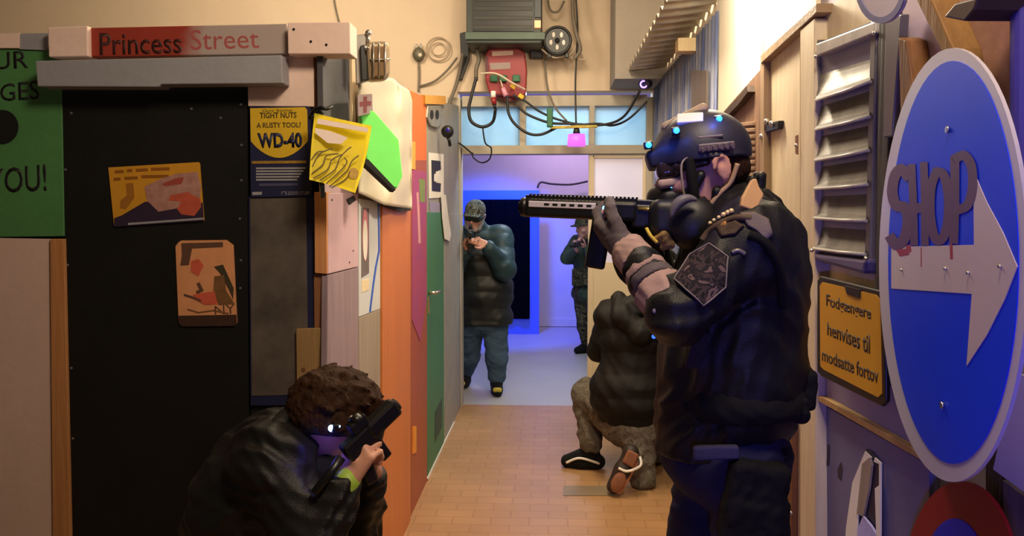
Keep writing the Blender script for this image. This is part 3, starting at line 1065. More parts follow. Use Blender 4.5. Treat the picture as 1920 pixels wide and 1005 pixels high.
# white plastic sheet with drapery
bm = bmesh.new()
NU, NV = 26, 34
top = [(671, 150), (700, 146), (735, 146), (750, 160), (766, 168), (772, 190)]
bot = [(672, 362), (690, 370), (718, 384), (742, 388), (760, 390), (772, 392)]


def lerp_poly(pts, u):
    s = u * (len(pts) - 1)
    i = min(int(s), len(pts) - 2)
    return Vector(pts[i]).lerp(Vector(pts[i + 1]), s - i)


g = []
for j in range(NV + 1):
    row = []
    for i in range(NU + 1):
        u, v = i / NU, j / NV
        p = lerp_poly(top, u).lerp(lerp_poly(bot, u), v)
        off = 0.050 + 0.010 * math.sin(u * 11 + v * 2.2) + 0.005 * math.sin(u * 23 - v * 5) + 0.03 * v * (1 - abs(2 * u - 1)) + 0.003 * math.sin(v * 19 + u * 7)
        row.append(bm.verts.new(L.hit(p.x, p.y, off)))
    g.append(row)
for j in range(NV):
    for i in range(NU):
        f = bm.faces.new((g[j][i], g[j][i + 1], g[j + 1][i + 1], g[j + 1][i]))
        f.smooth = True
bmesh.ops.recalc_face_normals(bm, faces=bm.faces[:])
bmesh.ops.solidify(bm, geom=bm.faces[:], thickness=0.003)
me = bpy.data.meshes.new('plastic_sheet')
bm.to_mesh(me)
bm.free()
tag(link_mesh('plastic_sheet', me, plastic_sheet), 'cream plastic sheet draped on the hut side behind the green folder', 'sheet')
t = slab('torn_edge', [(718, 382), (770, 391), (770, 395), (752, 397), (740, 393), (718, 386)], L, 0.01, black_matte, 0.045, label='black ragged fringe under the cream plastic sheet', cat='fringe')

t = slab('first_aid_card', [(671, 178), (698, 176), (699, 212), (672, 218)], L, 0.004, M('grey pink card', (130, 112, 114), 0.6), 0.10, label='small grey card with a red cross beside the caged lamp', cat='card')
slab('red_cross', [(682, 181), (688, 181), (688, 190), (696, 189.5), (696, 198), (688, 198.5), (688, 211), (682, 212), (682, 199.5), (675, 200), (675, 191), (682, 190.5)], L, 0.001, M('cross red', (104, 12, 18), 0.6), 0.104, t)

# yellow flyer
FL = Plane(At(640, 285, 2.46), (0.30, -1, 0.22))
bm = bmesh.new()
g = []
for j in range(19):
    row = []
    for i in range(19):
        u, v = i / 18, j / 18
        a = lerp_poly([(590, 212), (640, 224), (697, 236)], u)
        b = lerp_poly([(580, 337), (625, 348), (666, 362)], u)
        p = a.lerp(b, v)
        p.x += 5 * math.sin(v * PI) * (0.3 - u) * -1
        off = 0.010 * math.sin(u * 5 + v * 3) + 0.02 * (v - 0.5) ** 2 * (1 - u) - 0.012 * math.sin(v * 6 - u)
        row.append(bm.verts.new(FL.hit(p.x, p.y, off)))
    g.append(row)
for j in range(18):
    for i in range(18):
        f = bm.faces.new((g[j][i], g[j][i + 1], g[j + 1][i + 1], g[j + 1][i]))
        f.smooth = True
bmesh.ops.solidify(bm, geom=bm.faces[:], thickness=0.0015)
bmesh.ops.recalc_face_normals(bm, faces=bm.faces[:])
me = bpy.data.meshes.new('flyer')
bm.to_mesh(me)
bm.free()
t = tag(link_mesh('flyer', me, yellow_paper), 'yellow flyer with drawn wavy lines taped at the hut corner', 'flyer')
ink = M('brown ink', (92, 72, 14), 0.6)
pinkw = M('washed out print', (236, 216, 206), 0.6)
slab('pale_band', [(596, 222), (690, 240), (689, 248), (594, 232)], FL, 0.001, pinkw, 0.018, t)
slab('pale_cloud', [(591, 240), (620, 246), (652, 258), (640, 270), (614, 268), (592, 250)], FL, 0.001, pinkw, 0.018, t)
for i, pts in enumerate([[(586, 312), (598, 290), (618, 280), (624, 281)], [(585, 325), (606, 308), (612, 292), (634, 288)], [(588, 334), (614, 318), (622, 300), (640, 290)], [(600, 338), (628, 318), (636, 298), (650, 282), (658, 276)], [(612, 344), (632, 326), (650, 306), (646, 296)], [(618, 350), (640, 330), (652, 318), (660, 302), (672, 292)], [(622, 352), (648, 336), (656, 322)], [(584, 300), (594, 286), (608, 284)]]):
    stroke([tuple(q) for q in [(Vector((*p, 0))).to_2d() for p in spline([Vector((*p, 0)) for p in pts], 5)]], 2.2, FL, 0.018, ink, t, 'ink_line')
slab('seal', ellipse(663, 325, 9.5, 10.5), FL, 0.001, M('seal ink', (196, 156, 60), 0.6, 0.4, 200), 0.018, t)
slab('tape_strip', [(599, 335), (608, 332), (609, 370), (602, 372)], Plane((0, 2.43, 0), (0, -1, 0)), 0.002, black_matte, label='black tape strip under the left corner of the yellow flyer', cat='tape')
slab('tape_strip', [(651, 374), (664, 367), (668, 375), (656, 384)], L, 0.004, black_matte, 0.024, label='black tape scrap on top of the pale mauve board', cat='tape')
tag(MB().tube(spline([At(581, 222, 2.50), At(588, 208, 2.48), At(600, 202, 2.46), At(612, 204, 2.46), At(622, 200, 2.48)]), 0.006).tube(spline([At(584, 215, 2.49), At(592, 222, 2.47), At(600, 208, 2.46), At(606, 214, 2.46)]), 0.006).build('wire_knot', black_plastic), 'black twisted wire holding the yellow flyer', 'wire')

# green folder
GP = Plane(At(712, 275, 2.86), (0.6, -1, 0.3))
t = slab('folder', [(676, 212), (690, 204), (703, 210), (748, 262), (755, 330), (745, 352), (735, 350), (688, 298), (680, 250)], GP, 0.03, neon_green, bevel=0.003, label='neon green folder hanging in front of the cream plastic sheet', cat='folder')
slab('black_edge', [(684, 297), (691, 299), (738, 349), (742, 356), (736, 355), (684, 306)], GP, 0.034, black_matte, -0.002, t)

# caged wall lamp
lp = empty('wall_lamp', L.hit(700, 150, 0.05), 'metal caged bulkhead lamp on top of the hut beside pink beam', 'lamp')
LP = Plane(At(705, 105, 2.9), (0.3, -1, 0))
slab('mounting_plate', [(665, 66), (690, 62), (693, 150), (668, 158)], LP, 0.03, dull_steel, 0, lp, 0.004)
slab('lamp_body', [(686, 78), (722, 76), (731, 84), (732, 140), (722, 150), (690, 152)], LP, 0.05, M('lamp housing', (176, 158, 130), 0.35, 0.1, 8, metal=0.4), 0, lp, 0.012)
slab('lamp_glass', [(698, 86), (722, 86), (725, 92), (725, 136), (718, 142), (699, 144)], LP, 0.02, M('amber glass', (146, 118, 88), 0.12, 0.15, 5), 0.05, lp, 0.006)
mb = MB()
for x in (700, 711, 722):
    mb.tube([LP.hit(x, 80, 0.05), LP.hit(x, 84, 0.078), LP.hit(x, 140, 0.078), LP.hit(x, 146, 0.05)], 0.003)
mb.tube([LP.hit(694, 112, 0.05), LP.hit(698, 112, 0.078), LP.hit(726, 111, 0.078), LP.hit(731, 111, 0.05)], 0.003)
mb.build('wire_cage', steel, lp)
mb = MB().sphere(LP.hit(691, 62, 0.04), 0.012).cyl(LP.hit(691, 62, 0.04), LP.hit(690, 84, 0.04), 0.007).sphere(LP.hit(684, 90, 0.045), (0.016, 0.012, 0.012))
mb.build('clamp_screw', steel, lp)
slab('dark_bracket', [(675, 86), (682, 84), (688, 110), (690, 150), (678, 152)], LP, 0.03, black_plastic, 0.03, lp, 0.003)

# things at the far end of the left wall
slab('timber_plank', [(797, 178), (836, 180), (836, 196), (798, 195)], L, 0.03, yellow_plank, label='yellow ochre plank above the small silver mask', cat='plank')
t = slab('wall_ornament', [(803, 198), (826, 197), (830, 205), (829, 232), (820, 240), (808, 236), (801, 220)], L, 0.015, M('tarnished silver', (150, 140, 120), 0.4, 0.5, 30, 0.3, 60, metal=0.4), 0.012, bevel=0.004, label='small tarnished silver ornament under the ochre plank', cat='ornament')
for x in (810, 820):
    slab('hollow', ellipse(x, 215, 3.2, 9, 14), L, 0.002, black_matte, 0.027, t)
t = slab('wall_poster', [(804, 286), (832, 289), (832, 370), (805, 372)], L, 0.003, paper_white, 0.014, label='white poster with black print above the green door', cat='poster')
slab('black_print', [(809, 300), (826, 302), (827, 318), (817, 322), (817, 342), (827, 344), (826, 360), (810, 358)], L, 0.0012, black_paint, 0.017, t)
slab('white_print', [(814, 326), (824, 327), (824, 340), (814, 340)], L, 0.0016, paper_white, 0.017, t)
slab('paper_strip', [(828, 362), (836, 366), (840, 400), (846, 440), (843, 452), (834, 448), (830, 410)], L, 0.004, paper_white, 0.03, label='long white paper strip trailing below the black print poster', cat='paper')
slab('name_plate', [(806, 378), (828, 380), (828, 402), (807, 402)], L, 0.004, M('lilac grey plate', (150, 146, 168), 0.5), 0.014, label='small lilac grey plate above the green door', cat='plate')
cam_ = empty('web_camera', L.hit(838, 248, 0.06), 'black ball camera with blue lens beside the door frame', 'camera')
c = L.hit(839, 247, 0.08)
MB().sphere(c, 0.042).build('ball', black_plastic, cam_)
MB().sphere(c + Vector((0.006, -0.036, 0.006)), (0.014, 0.010, 0.014)).build('lens', M('deep blue lens', (30, 24, 140), 0.1), cam_)
MB().tube([c + Vector((0.0, 0, -0.03)), c + Vector((0.012, 0, -0.06)), c + Vector((0.014, 0.02, -0.09))], 0.011).build('stand', black_plastic, cam_)
# ------------------------------------------------------------------ things over the doorway
YB = 6.30
B = Plane((0, YB, 0), (0, -1, 0))
W_ = Plane((0, 6.44, 0), (0, -1, 0))
hb = empty('air_heater', At(945, 80, 6.35), 'dark green louvred heater box on the wall above the doorway', 'heater')
slab('case', rect(874, -70, 1016, 82), W_, 0.36, dark_green, 0, hb, 0.01)
slab('grille', rect(886, -66, 1000, 58), W_, 0.01, black_plastic, 0.36, hb)
HG = Plane((0, 6.08, 0), (0, -1, 0))
for i in range(7):
    y = -58 + i * 17.5
    slab('louvre', rect(888, y, 998, y + 8), HG, 0.018, M('dark olive slat', (34, 34, 28), 0.5, 0.2, 8), -0.006, hb, 0.003)
slab('lower_rail', rect(872, 60, 1022, 74), HG, 0.03, M('grey green rail', (64, 82, 70), 0.5, 0.2, 8), -0.012, hb, 0.004)
slab('indicator', rect(1002, 38, 1014, 52), HG, 0.012, led_orange, 0.0, hb, 0.002)
slab('side_post', rect(1003, -66, 1014, 32), HG, 0.012, M('slate post', (62, 68, 74), 0.5), 0, hb)
slab('dark_block', rect(994, 76, 1018, 108), W_, 0.08, M('violet grey plastic', (44, 40, 48), 0.5, 0.2), 0.0, None, 0.006, 'violet grey adapter box under the right end of the heater', 'casing')  # dark block below the heater, use unknown
slab('bracket_arm', [(862, 62), (878, 58), (880, 110), (866, 150), (858, 150), (864, 110)], W_, 0.04, black_plastic, 0.0, None, 0.006, 'black bracket arm at the left side of the green heater', 'bracket')

fan = empty('wall_fan', At(1045, 100, 6.3), 'black round fan unit with pale hub holes hanging beside the heater', 'fan')
fc = At(1045, 76, 6.22)
MB().cyl(fc + Vector((0, 0.07, 0)), fc, 0.112, 0.108, 32).build('housing', black_plastic, fan)
MB().tube([fc + Vector((0.103 * math.cos(t), -0.002, 0.103 * math.sin(t))) for t in [i * PI / 18 for i in range(36)]], 0.011, closed=True).build('rim', black_plastic, fan)
for i in range(5):
    t = PI / 2 + 0.6 + i * 2 * PI / 5
    p = fc + Vector((0.052 * math.cos(t), -0.004, 0.052 * math.sin(t)))
    MB().sphere(p, (0.013, 0.006, 0.021)).build('hub_hole', paper_white, fan)
MB().sphere(fc + Vector((0, -0.006, 0)), (0.02, 0.01, 0.02)).build('hub', black_matte, fan)
for dx in (-0.06, 0.075):
    MB().box(fc + Vector((dx, 0.03, -0.11)), (0.03, 0.04, 0.04), bevel=0.006).build('foot', black_plastic, fan)

ch = empty('battery_charger', At(945, 190, 6.3), 'red plastic charger box with grey label hanging below the heater', 'charger')
slab('body', [(910, 100), (916, 92), (930, 87), (972, 89), (984, 98), (988, 130), (986, 176), (976, 184), (918, 176), (910, 150)], W_, 0.14, red_plastic, 0.03, ch, 0.012)
CP = Plane((0, 6.27, 0), (0, -1, 0))
slab('top_label', [(922, 96), (962, 95), (962, 103), (923, 105)], CP, 0.003, M('pale label', (210, 176, 160), 0.5), 0, ch)
slab('grey_label', [(918, 118), (957, 117), (957, 129), (920, 131)], CP, 0.003, M('grey label', (140, 122, 116), 0.5), 0, ch)
slab('side_recess', [(909, 106), (915, 106), (917, 138), (911, 140)], CP, 0.004, M('maroon recess', (80, 18, 26), 0.5), 0, ch)
for x in (926, 943, 968):
    slab('green_terminal', rect(x - 7, 140, x + 7, 153), CP, 0.03, tool_green, 0, ch, 0.006)
slab('lower_case', [(914, 156), (978, 156), (974, 186), (955, 190), (925, 180)], CP, 0.02, M('dark red case', (120, 28, 38), 0.45, 0.1), -0.06, ch, 0.01)
t = empty('cable_plug', At(926, 200, 6.2), 'red and white plug hanging under the red charger box', 'plug')
MB().cyl(At(925, 171, 6.2), At(925, 183, 6.2), 0.020).build('white_tip', paper_white, t)
MB().cyl(At(925, 183, 6.2), At(927, 196, 6.2), 0.022, 0.018).build('red_grip', red_plastic, t)
MB().cyl(At(927, 196, 6.2), At(928, 204, 6.2), 0.016, 0.009).build('strain_relief', black_plastic, t)
t = empty('cable_plug', At(948, 184, 6.2), 'pink plug hanging right of the red and white plug', 'plug')
MB().cyl(At(943, 165, 6.2), At(949, 180, 6.2), 0.016, 0.022).build('grip', pvc_pink, t)
MB().tube([At(938, 150, 6.2), At(941, 158, 6.2), At(943, 166, 6.2)], 0.006).build('lead', cable_white, t)
for (x0, y0, x1, y1, lb) in ((958, 156, 966, 168, 'upper yellow clamp on the cables right of the red charger'), (972, 176, 982, 186, 'lower yellow clamp on the cables right of the red charger')):
    tag(MB().box(At((x0 + x1) / 2, (y0 + y1) / 2, 6.2), (0.045, 0.03, 0.035), Matrix.Rotation(0.6, 3, 'Y'), bevel=0.008).build('cable_clamp', M('yellow clamp', (214, 170, 30), 0.45)), lb, 'clamp', 'yellow cable clamps')


def cable(pts, r, mat, lb, n=8):
    return tag(MB().tube(spline([At(*p) for p in pts], n), r).build('cable', mat), lb, 'cable', 'cables over the doorway')


cable([(893, 145, 6.25), (884, 180, 6.25), (879, 205, 6.25), (884, 228, 6.25), (905, 238, 6.25), (924, 228, 6.25), (929, 204, 6.2)], 0.013, cable_black, 'thick black cable loop hanging under the red plug')
cable([(892, 90, 6.3), (898, 110, 6.3), (893, 130, 6.3), (893, 150, 6.25)], 0.016, cable_grey, 'thick grey cable left of the red charger box')
cable([(952, 180, 6.2), (953, 210, 6.2), (965, 232, 6.2), (990, 250, 6.2), (1015, 252, 6.2), (1042, 240, 6.2)], 0.011, cable_black, 'black cable sagging below the middle transom pane')
cable([(962, 178, 6.2), (985, 190, 6.2), (1010, 208, 6.2), (1040, 222, 6.2), (1076, 232, 6.2)], 0.009, cable_black, 'black cable slanting from yellow clamps to the yellow bar')
cable([(972, 200, 6.2), (990, 215, 6.2), (1030, 230, 6.2), (1070, 232, 6.2), (1130, 234, 6.2), (1170, 218, 6.1), (1200, 170, 6.0)], 0.010, cable_black, 'long black cable running to the ring lit camera')
cable([(1070, 236, 6.2), (1120, 232, 6.2), (1150, 235, 6.2), (1180, 222, 6.1), (1213, 190, 6.05)], 0.009, cable_black, 'second black cable curving up to the corrugated wall')
cable([(1080, 0, 6.3), (1083, 60, 6.3), (1079, 150, 6.25), (1080, 232, 6.2)], 0.007, cable_black, 'thin black cable dropping to the magenta glowing item')
cable([(1022, 110, 6.35), (1026, 160, 6.35), (1040, 200, 6.3), (1062, 226, 6.2)], 0.008, cable_grey, 'grey cable dropping from the fan foot')
cable([(900, 138, 6.2), (930, 138, 6.15), (960, 155, 6.15), (985, 168, 6.2)], 0.007, cable_white, 'white wire across the green terminals of the red charger')
cable([(1015, 92, 6.25), (1040, 108, 6.25), (1070, 100, 6.3), (1082, 85, 6.3), (1097, 110, 6.3), (1070, 108, 6.3)], 0.006, cable_white, 'white wire loop under the black fan')
cable([(868, 100, 6.35), (858, 150, 6.4), (846, 185, 6.4), (836, 215, 6.4), (833, 238, 6.4)], 0.014, cable_grey, 'thick grey cable falling from the heater bracket to the ball camera')
cable([(785, 118, 6.42), (786, 140, 6.42), (785, 172, 6.42)], 0.008, cable_grey, 'grey cord hanging straight from the wall plug')
cable([(786, 162, 6.42), (815, 152, 6.41), (840, 130, 6.40), (857, 108, 6.38)], 0.008, cable_grey, 'grey cable rising from the wall plug to the heater bracket')
cable([(905, 240, 6.22), (910, 268, 6.25), (921, 278, 6.3), (918, 298, 6.35), (903, 305, 6.4), (888, 296, 6.4), (886, 286, 6.4)], 0.006, cable_black, 'thin black wire looping down below the transom')
cable([(842, 258, 6.40), (866, 272, 6.40), (885, 288, 6.38)], 0.007, cable_black, 'thin black wire from the ball camera across the door frame')
cable([(622, -30, 6.42), (628, 10, 6.42), (635, 40, 6.42)], 0.007, cable_grey, 'thin cord on the plaster above the pink beam end')
cable([(1025, -40, 6.35), (1030, 14, 6.3), (1046, 22, 6.3), (1058, 2, 6.3)], 0.009, cable_grey, 'grey cable loop above the black fan')
cable([(1075, -30, 6.3), (1074, 20, 6.3), (1080, 60, 6.25), (1088, 92, 6.25), (1077, 110, 6.25)], 0.014, cable_grey, 'twisted brown cable bundle right of the fan')

t = empty('wall_plug', At(785, 120, 6.42), 'olive round plug hanging on the beige plaster left of the heater', 'plug')
pc = At(785, 102, 6.40)
MB().sphere(pc, (0.050, 0.028, 0.056)).build('body', M('olive plastic', (84, 80, 62), 0.5, 0.2), t)
MB().sphere(pc + Vector((0.015, -0.026, -0.01)), (0.016, 0.006, 0.016)).build('socket_face', cable_white, t)
for dx in (-0.018, 0.018):
    MB().cyl(pc + Vector((dx, 0, 0.04)), pc + Vector((dx, 0, 0.085)), 0.008).build('pin', dull_steel, t)
t = tag(MB().tube([At(822 + 22 * math.cos(a), 92 + 22 * math.sin(a), 6.41) for a in [i * PI / 10 for i in range(20)]], 0.006, closed=True).tube([At(822 + 20 * math.cos(a) * 0.7, 92 + 12 * math.sin(a), 6.41) for a in [i * PI / 10 for i in range(20)]], 0.005, closed=True).build('wire_coil', M('beige wire', (160, 142, 118), 0.6)), 'coil of beige wire on the plaster right of the olive plug', 'wire')
tag(MB().box(At(1031, 221, 6.15), (0.047, 0.04, 0.145), bevel=0.008).build('cable_tag', tool_green), 'green upright plastic tag on the cables before the transom', 'tag')
tag(MB().box(At(1076, 238, 6.15), (0.36, 0.02, 0.022), Matrix.Rotation(-0.02, 3, 'Y'), bevel=0.004).build('cable_bar', M('yellow black bar', (170, 150, 50), 0.5, 0.6, 30)), 'yellow bar holding cables above the magenta glowing item', 'bar')
t = empty('hanging_glow', At(1081, 274, 6.15), 'small glowing magenta item hanging before the transom glass', 'lamp')
MB().cyl(At(1081, 252, 6.15), At(1081, 274, 6.15), 0.065, 0.072, 24).build('glow_drum', glow_magenta, t)  # plain drum with magenta emission in its material
MB().cyl(At(1081, 240, 6.15), At(1081, 252, 6.15), 0.02, 0.03).build('drum_cap', black_plastic, t)
t = empty('security_camera', At(1204, 165, 6.0), 'small camera with violet ring light under the corrugated roof', 'camera')
cc = At(1207, 158, 5.95)
MB().cyl(cc + Vector((0.05, 0.10, 0.02)), cc, 0.030, 0.040).build('body', M('violet black plastic', (40, 32, 52), 0.45), t)
MB().tube([cc + Vector((0.024 * math.cos(a), -0.003, 0.024 * math.sin(a))) for a in [i * PI / 12 for i in range(24)]], 0.006, closed=True).build('ring_light', led_violet, t)
MB().cyl(cc + Vector((0.05, 0.06, 0)), cc + Vector((0.02, 0.05, 0.16)), 0.012).build('mount', cable_grey, t)

# ------------------------------------------------------------------ right wall, far part (door, boards)
slab('lit_panel', [(1345, -40), (1440, -110), (1428, 128), (1400, 160), (1342, 226)], RF, 0.012, white_panel, label='white wall panel glaring in the lamp light above the rough brown boards', cat='panel')
t = slab('rough_boards', [(1330, 232), (1352, 214), (1378, 188), (1400, 160), (1428, 128), (1430, 340), (1340, 350)], RF, 0.02, wood('rough brown board', (150, 116, 88), (96, 70, 56)), label='rough brown boards behind the back of the helmet', cat='boards')
for i in range(9):
    y = 232 + i * 12
    slab('slat', [(1366, y), (1410, y - 4), (1410, y + 3), (1366, y + 7)], RF, 0.014, wood('slat wood', (160, 130, 104), (120, 92, 72), vertical=False), 0.02, t, 0.002)
slab('ragged_edge', [(1332, 232), (1355, 212), (1364, 204), (1372, 194), (1385, 180), (1400, 160), (1402, 172), (1384, 196), (1374, 206), (1350, 232), (1336, 244)], RF, 0.03, dark_brown, 0.02, t)
slab('small_shutter', rect(1296, 132, 1324, 214), Plane((0.82, 0, 0), (-1, 0, 0)), 0.012, wood('grey brown board', (118, 104, 92), (84, 70, 62)), label='small brown boarded opening in the blue streaked steel', cat='shutter')
slab('door_4', [(1432, 118), (1500, 60), (1500, 1200), (1432, 1000)], RF, 0.02, cream, kind='structure', bevel=0.002)
t = slab('lamp_board', [(1432, -120), (1530, -200), (1530, 8), (1432, 100)], RF, 0.015, white_panel, label='white board above the sloping rail at the top right', cat='board')
slab('timber_rail', [(1425, 104), (1531, 6), (1531, 24), (1426, 120)], RF, 0.05, wood('pale brown rail', (168, 140, 106), (132, 106, 78), vertical=False), bevel=0.003, label='pale brown timber rail running above the cream door', cat='rail')
slab('timber_post', [(1425, 120), (1432, 114), (1434, 1000), (1426, 980)], RF, 0.045, wood('faded tan', (160, 134, 104), (128, 102, 76)), bevel=0.003, label='thin tan post at the far edge of the cream door', cat='post')
slab('trim_5', [(1500, 56), (1527, 34), (1530, 1300), (1500, 1220)], RF, 0.045, cream, kind='structure', bevel=0.004)
hs = empty('hasp', RF.hit(1442, 240, 0.03), 'black iron hasp with bolts on the cream door', 'hasp')
slab('plate', [(1428, 232), (1460, 226), (1458, 242), (1428, 250)], RF, 0.02, black_plastic, 0.02, hs, 0.003)
for x, y in ((1437, 228), (1447, 232), (1428, 256)):
    c = RF.hit(x, y, 0.045)
    MB().sphere(c, 0.011).build('bolt', steel, hs)
for (x, y0, y1, lb) in ((1493, 255, 290, 'upper hinge slit on the cream door'), (1493, 432, 462, 'lower hinge slit with bolt on the cream door')):
    t = slab('hinge', [(x - 2, y0), (x + 2, y0 - 2), (x + 2, y1), (x - 2, y1 - 2)], RF, 0.004, brown_wood, 0.046, label=lb, cat='hinge', group='cream door hinges')
    MB().sphere(RF.hit(x, (y0 + y1) / 2, 0.052), 0.006).build('pin', steel, t)
dpb = empty('drop_bolt', RF.hit(1478, 1080, 0.06), 'brown iron drop bolt low on the cream door', 'bolt')
slab('bar', [(1474, 786), (1486, 786), (1484, 1100), (1472, 1100)], RF, 0.02, brown_wood, 0.02, dpb, 0.004)
for x, y in ((1484, 803), (1478, 945), (1483, 962)):
    MB().sphere(RF.hit(x, y, 0.045), 0.007).build('bolt_head', steel, dpb)

# ------------------------------------------------------------------ right wall, near part
slab('cream_sheet', [(1528, 40), (1660, -80), (1665, 560), (1655, 762), (1530, 720)], RN, 0.008, cream, label='cream backing sheet behind the metal louvre unit', cat='sheet')
lv = empty('louvre_unit', RN.hit(1578, 500, 0.03), 'metal wall louvre with seven slats left of the blue arrow sign', 'louvre')
slab('back_plate', [(1530, 82), (1640, 38), (1636, 508), (1524, 490)], RN, 0.02, M('grey violet back plate', (120, 116, 140), 0.5, 0.15, 5), 0.008, lv)
slab('side_frame', [(1524, 78), (1534, 74), (1530, 492), (1520, 490)], RN, 0.03, M('frame with edge shade', (96, 90, 92), 0.5, 0.2, 6), 0.008, lv, 0.004)  # dark colour stands in for the shade along the louvre's edges
slab('side_frame', [(1632, 40), (1643, 34), (1630, 512), (1620, 508)], RN, 0.034, M('frame with edge shade', (96, 90, 92)), 0.008, lv, 0.004)
slab('top_frame', [(1530, 82), (1640, 40), (1640, 62), (1530, 106)], RN, 0.045, dull_steel, 0.008, lv, 0.004)
slab('bottom_frame', [(1522, 474), (1624, 486), (1618, 514), (1530, 490)], RN, 0.05, M('violet steel', (92, 86, 120), 0.45, 0.1, 6), 0.008, lv, 0.01)
ys = [(104, 64), (126, 96), (188, 153), (243, 219), (301, 282), (354, 346), (409, 414), (466, 477)]
for i in range(1, 8):
    yl0, yr0 = ys[i - 1] if i > 1 else (126, 82)
    yl1, yr1 = ys[i]
    if i == 1:
        continue
    sg = 7
    mb = MB()
    bmv = []
    for j in range(sg + 1):
        v = j / sg
        off = 0.024 + 0.022 * v ** 1.3 + (0.012 if v == 1 else 0)
        a = RN.hit(1531 - 6 * (yl1 - 104) / 362, yl0 + (yl1 - yl0) * v, off)
        b = RN.hit(1634 - 12 * (yr1 - 96) / 381, yr0 + (yr1 - yr0) * v, off)
        bmv.append((mb.bm.verts.new(a), mb.bm.verts.new(b)))
    for j in range(sg):
        f = mb.bm.faces.new((bmv[j][0], bmv[j][1], bmv[j + 1][1], bmv[j + 1][0]))
        f.smooth = True
    bmesh.ops.solidify(mb.bm, geom=mb.bm.faces[:], thickness=0.006)
    mb.build('slat', dull_steel, lv)
    a = RN.hit(1531 - 6 * (yl1 - 104) / 362, yl1, 0.056)
    b = RN.hit(1634 - 12 * (yr1 - 96) / 381, yr1, 0.056)
    MB().tube([a, a.lerp(b, 0.5) + Vector((0, 0, -0.002)), b], 0.0045).build('slat_lip', dull_steel, lv)
for x, y in ((1530, 106), (1522, 470), (1624, 485), (1640, 62)):
    MB().sphere(RN.hit(x, y, 0.06), 0.006).build('screw', steel, lv)

RS = Plane(RN.p + _n * 0.12, RN.n)
t = slab('round_sign', ellipse(1650, -30, 48, 74, 40), RN, 0.01, sign_white, 0.16, bevel=0.002, label='round white sign cut off at the top edge above the louvre', cat='sign')
slab('violet_rim', [(1650 + 48 * math.cos(math.radians(a)), -30 + 74 * math.sin(math.radians(a))) for a in range(0, 181, 9)] + [(1650 + 40 * math.cos(math.radians(a)), -30 + 62 * math.sin(math.radians(a))) for a in range(180, -1, -9)], RN, 0.002, lav_panel, 0.17, t)
slab('timber_post', [(1647, 30), (1668, 20), (1662, 700), (1640, 640)], RN, 0.05, wood('near black post', (62, 54, 54), (38, 32, 34)), 0.008, bevel=0.004, label='dark upright post between louvre and blue arrow sign', cat='post')
slab('angle_bracket', [(1660, 40), (1690, 26), (1672, 256), (1656, 258)], RN, 0.02, M('violet grey steel', (92, 88, 100), 0.4, 0.15, 8, metal=0.3), 0.062, bevel=0.003, label='violet grey steel angle on the dark upright post', cat='bracket')
slab('timber_plank', [(1684, 70), (1698, 76), (1716, 200), (1706, 420), (1688, 220)], RN, 0.05, wood('raw brown plank', (150, 104, 60), (110, 72, 40)), 0.05, bevel=0.003, label='raw brown plank left of the lilac diagonal plank', cat='plank')
slab('diagonal_plank', [(1688, 2), (1716, -6), (1800, 150), (1790, 330), (1740, 260), (1698, 70)], RN, 0.03, M('lilac white plank', (190, 168, 180), 0.65, 0.06, 6), 0.02, bevel=0.003, label='lilac white diagonal plank above the blue arrow sign', cat='plank')
slab('diagonal_beam', [(1714, -6), (1740, -16), (1786, 90), (1800, 160), (1776, 120)], RN, 0.06, wood('honey timber', (146, 106, 56), (110, 76, 36)), 0.04, bevel=0.004, label='honey timber beam along the lilac diagonal plank', cat='beam')
slab('backing_sheet', [(1760, -60), (1900, -140), (1900, 400), (1760, 340)], RN, 0.012, M('chipboard', (176, 130, 110), 0.75, 0.12, 10, 0.1, 40, col2=(140, 92, 62)), 0.0, label='reddish chipboard sheet behind the top of the blue arrow sign', cat='board')
t = slab('dark_box', [(1768, 32), (1790, 6), (1834, -6), (1826, 18), (1808, 40)], RN, 0.10, M('dark maroon box', (64, 44, 44), 0.5, 0.15), 0.05, bevel=0.004, label='small dark maroon box at the top edge above the arrow sign', cat='box')
slab('steel_pipe', [(1888, -80), (1912, -100), (1908, 420), (1886, 380)], RN, 0.05, M('violet blue paint', (70, 60, 150), 0.5, 0.1), 0.02, bevel=0.012, label='violet blue upright post at the right edge', cat='post')
t = slab('edge_board', [(1917, -100), (1990, -160), (1990, 520), (1912, 430)], RN, 0.02, M('pink grey board', (176, 150, 160), 0.6, 0.08), 0.01, label='pink grey board at the right edge with red mark', cat='board')
slab('red_mark', [(1914, 28), (1940, 20), (1940, 50), (1914, 54)], RN, 0.002, red_paint, 0.03, t)

# blue arrow sign, a true disc hung at a slight angle to the wall
_dv = (Matrix.Rotation(math.radians(2.71), 3, 'Z') @ Vector((0.20, 1, 0))).normalized()
_sn = Vector((-_dv.y, _dv.x, 0))
_c0 = RN.hit(1652, 495, 0.075)
SG = Plane(_c0, _sn)
t = slab('arrow_sign', ellipse(1787, 497, 139, 407, 64), SG, 0.006, sign_white, 0.0, label='large round blue sign with a white arrow and sprayed word SHOP', cat='sign')
EL = lambda k, kx: ellipse(1785, 497, 139 * kx, 407 * k, 64)
slab('blue_field', ellipse(1787, 492, 122, 378, 64), SG, 0.0015, blue_paint, 0.006, t)
slab('white_arrow', [(1671, 463), (1826, 459), (1825, 322), (1850, 380), (1880, 436), (1907, 500), (1884, 560), (1850, 628), (1812, 686), (1822, 551), (1671, 541)], SG, 0.0012, arrow_white, 0.0075, t)
so = 0.0089
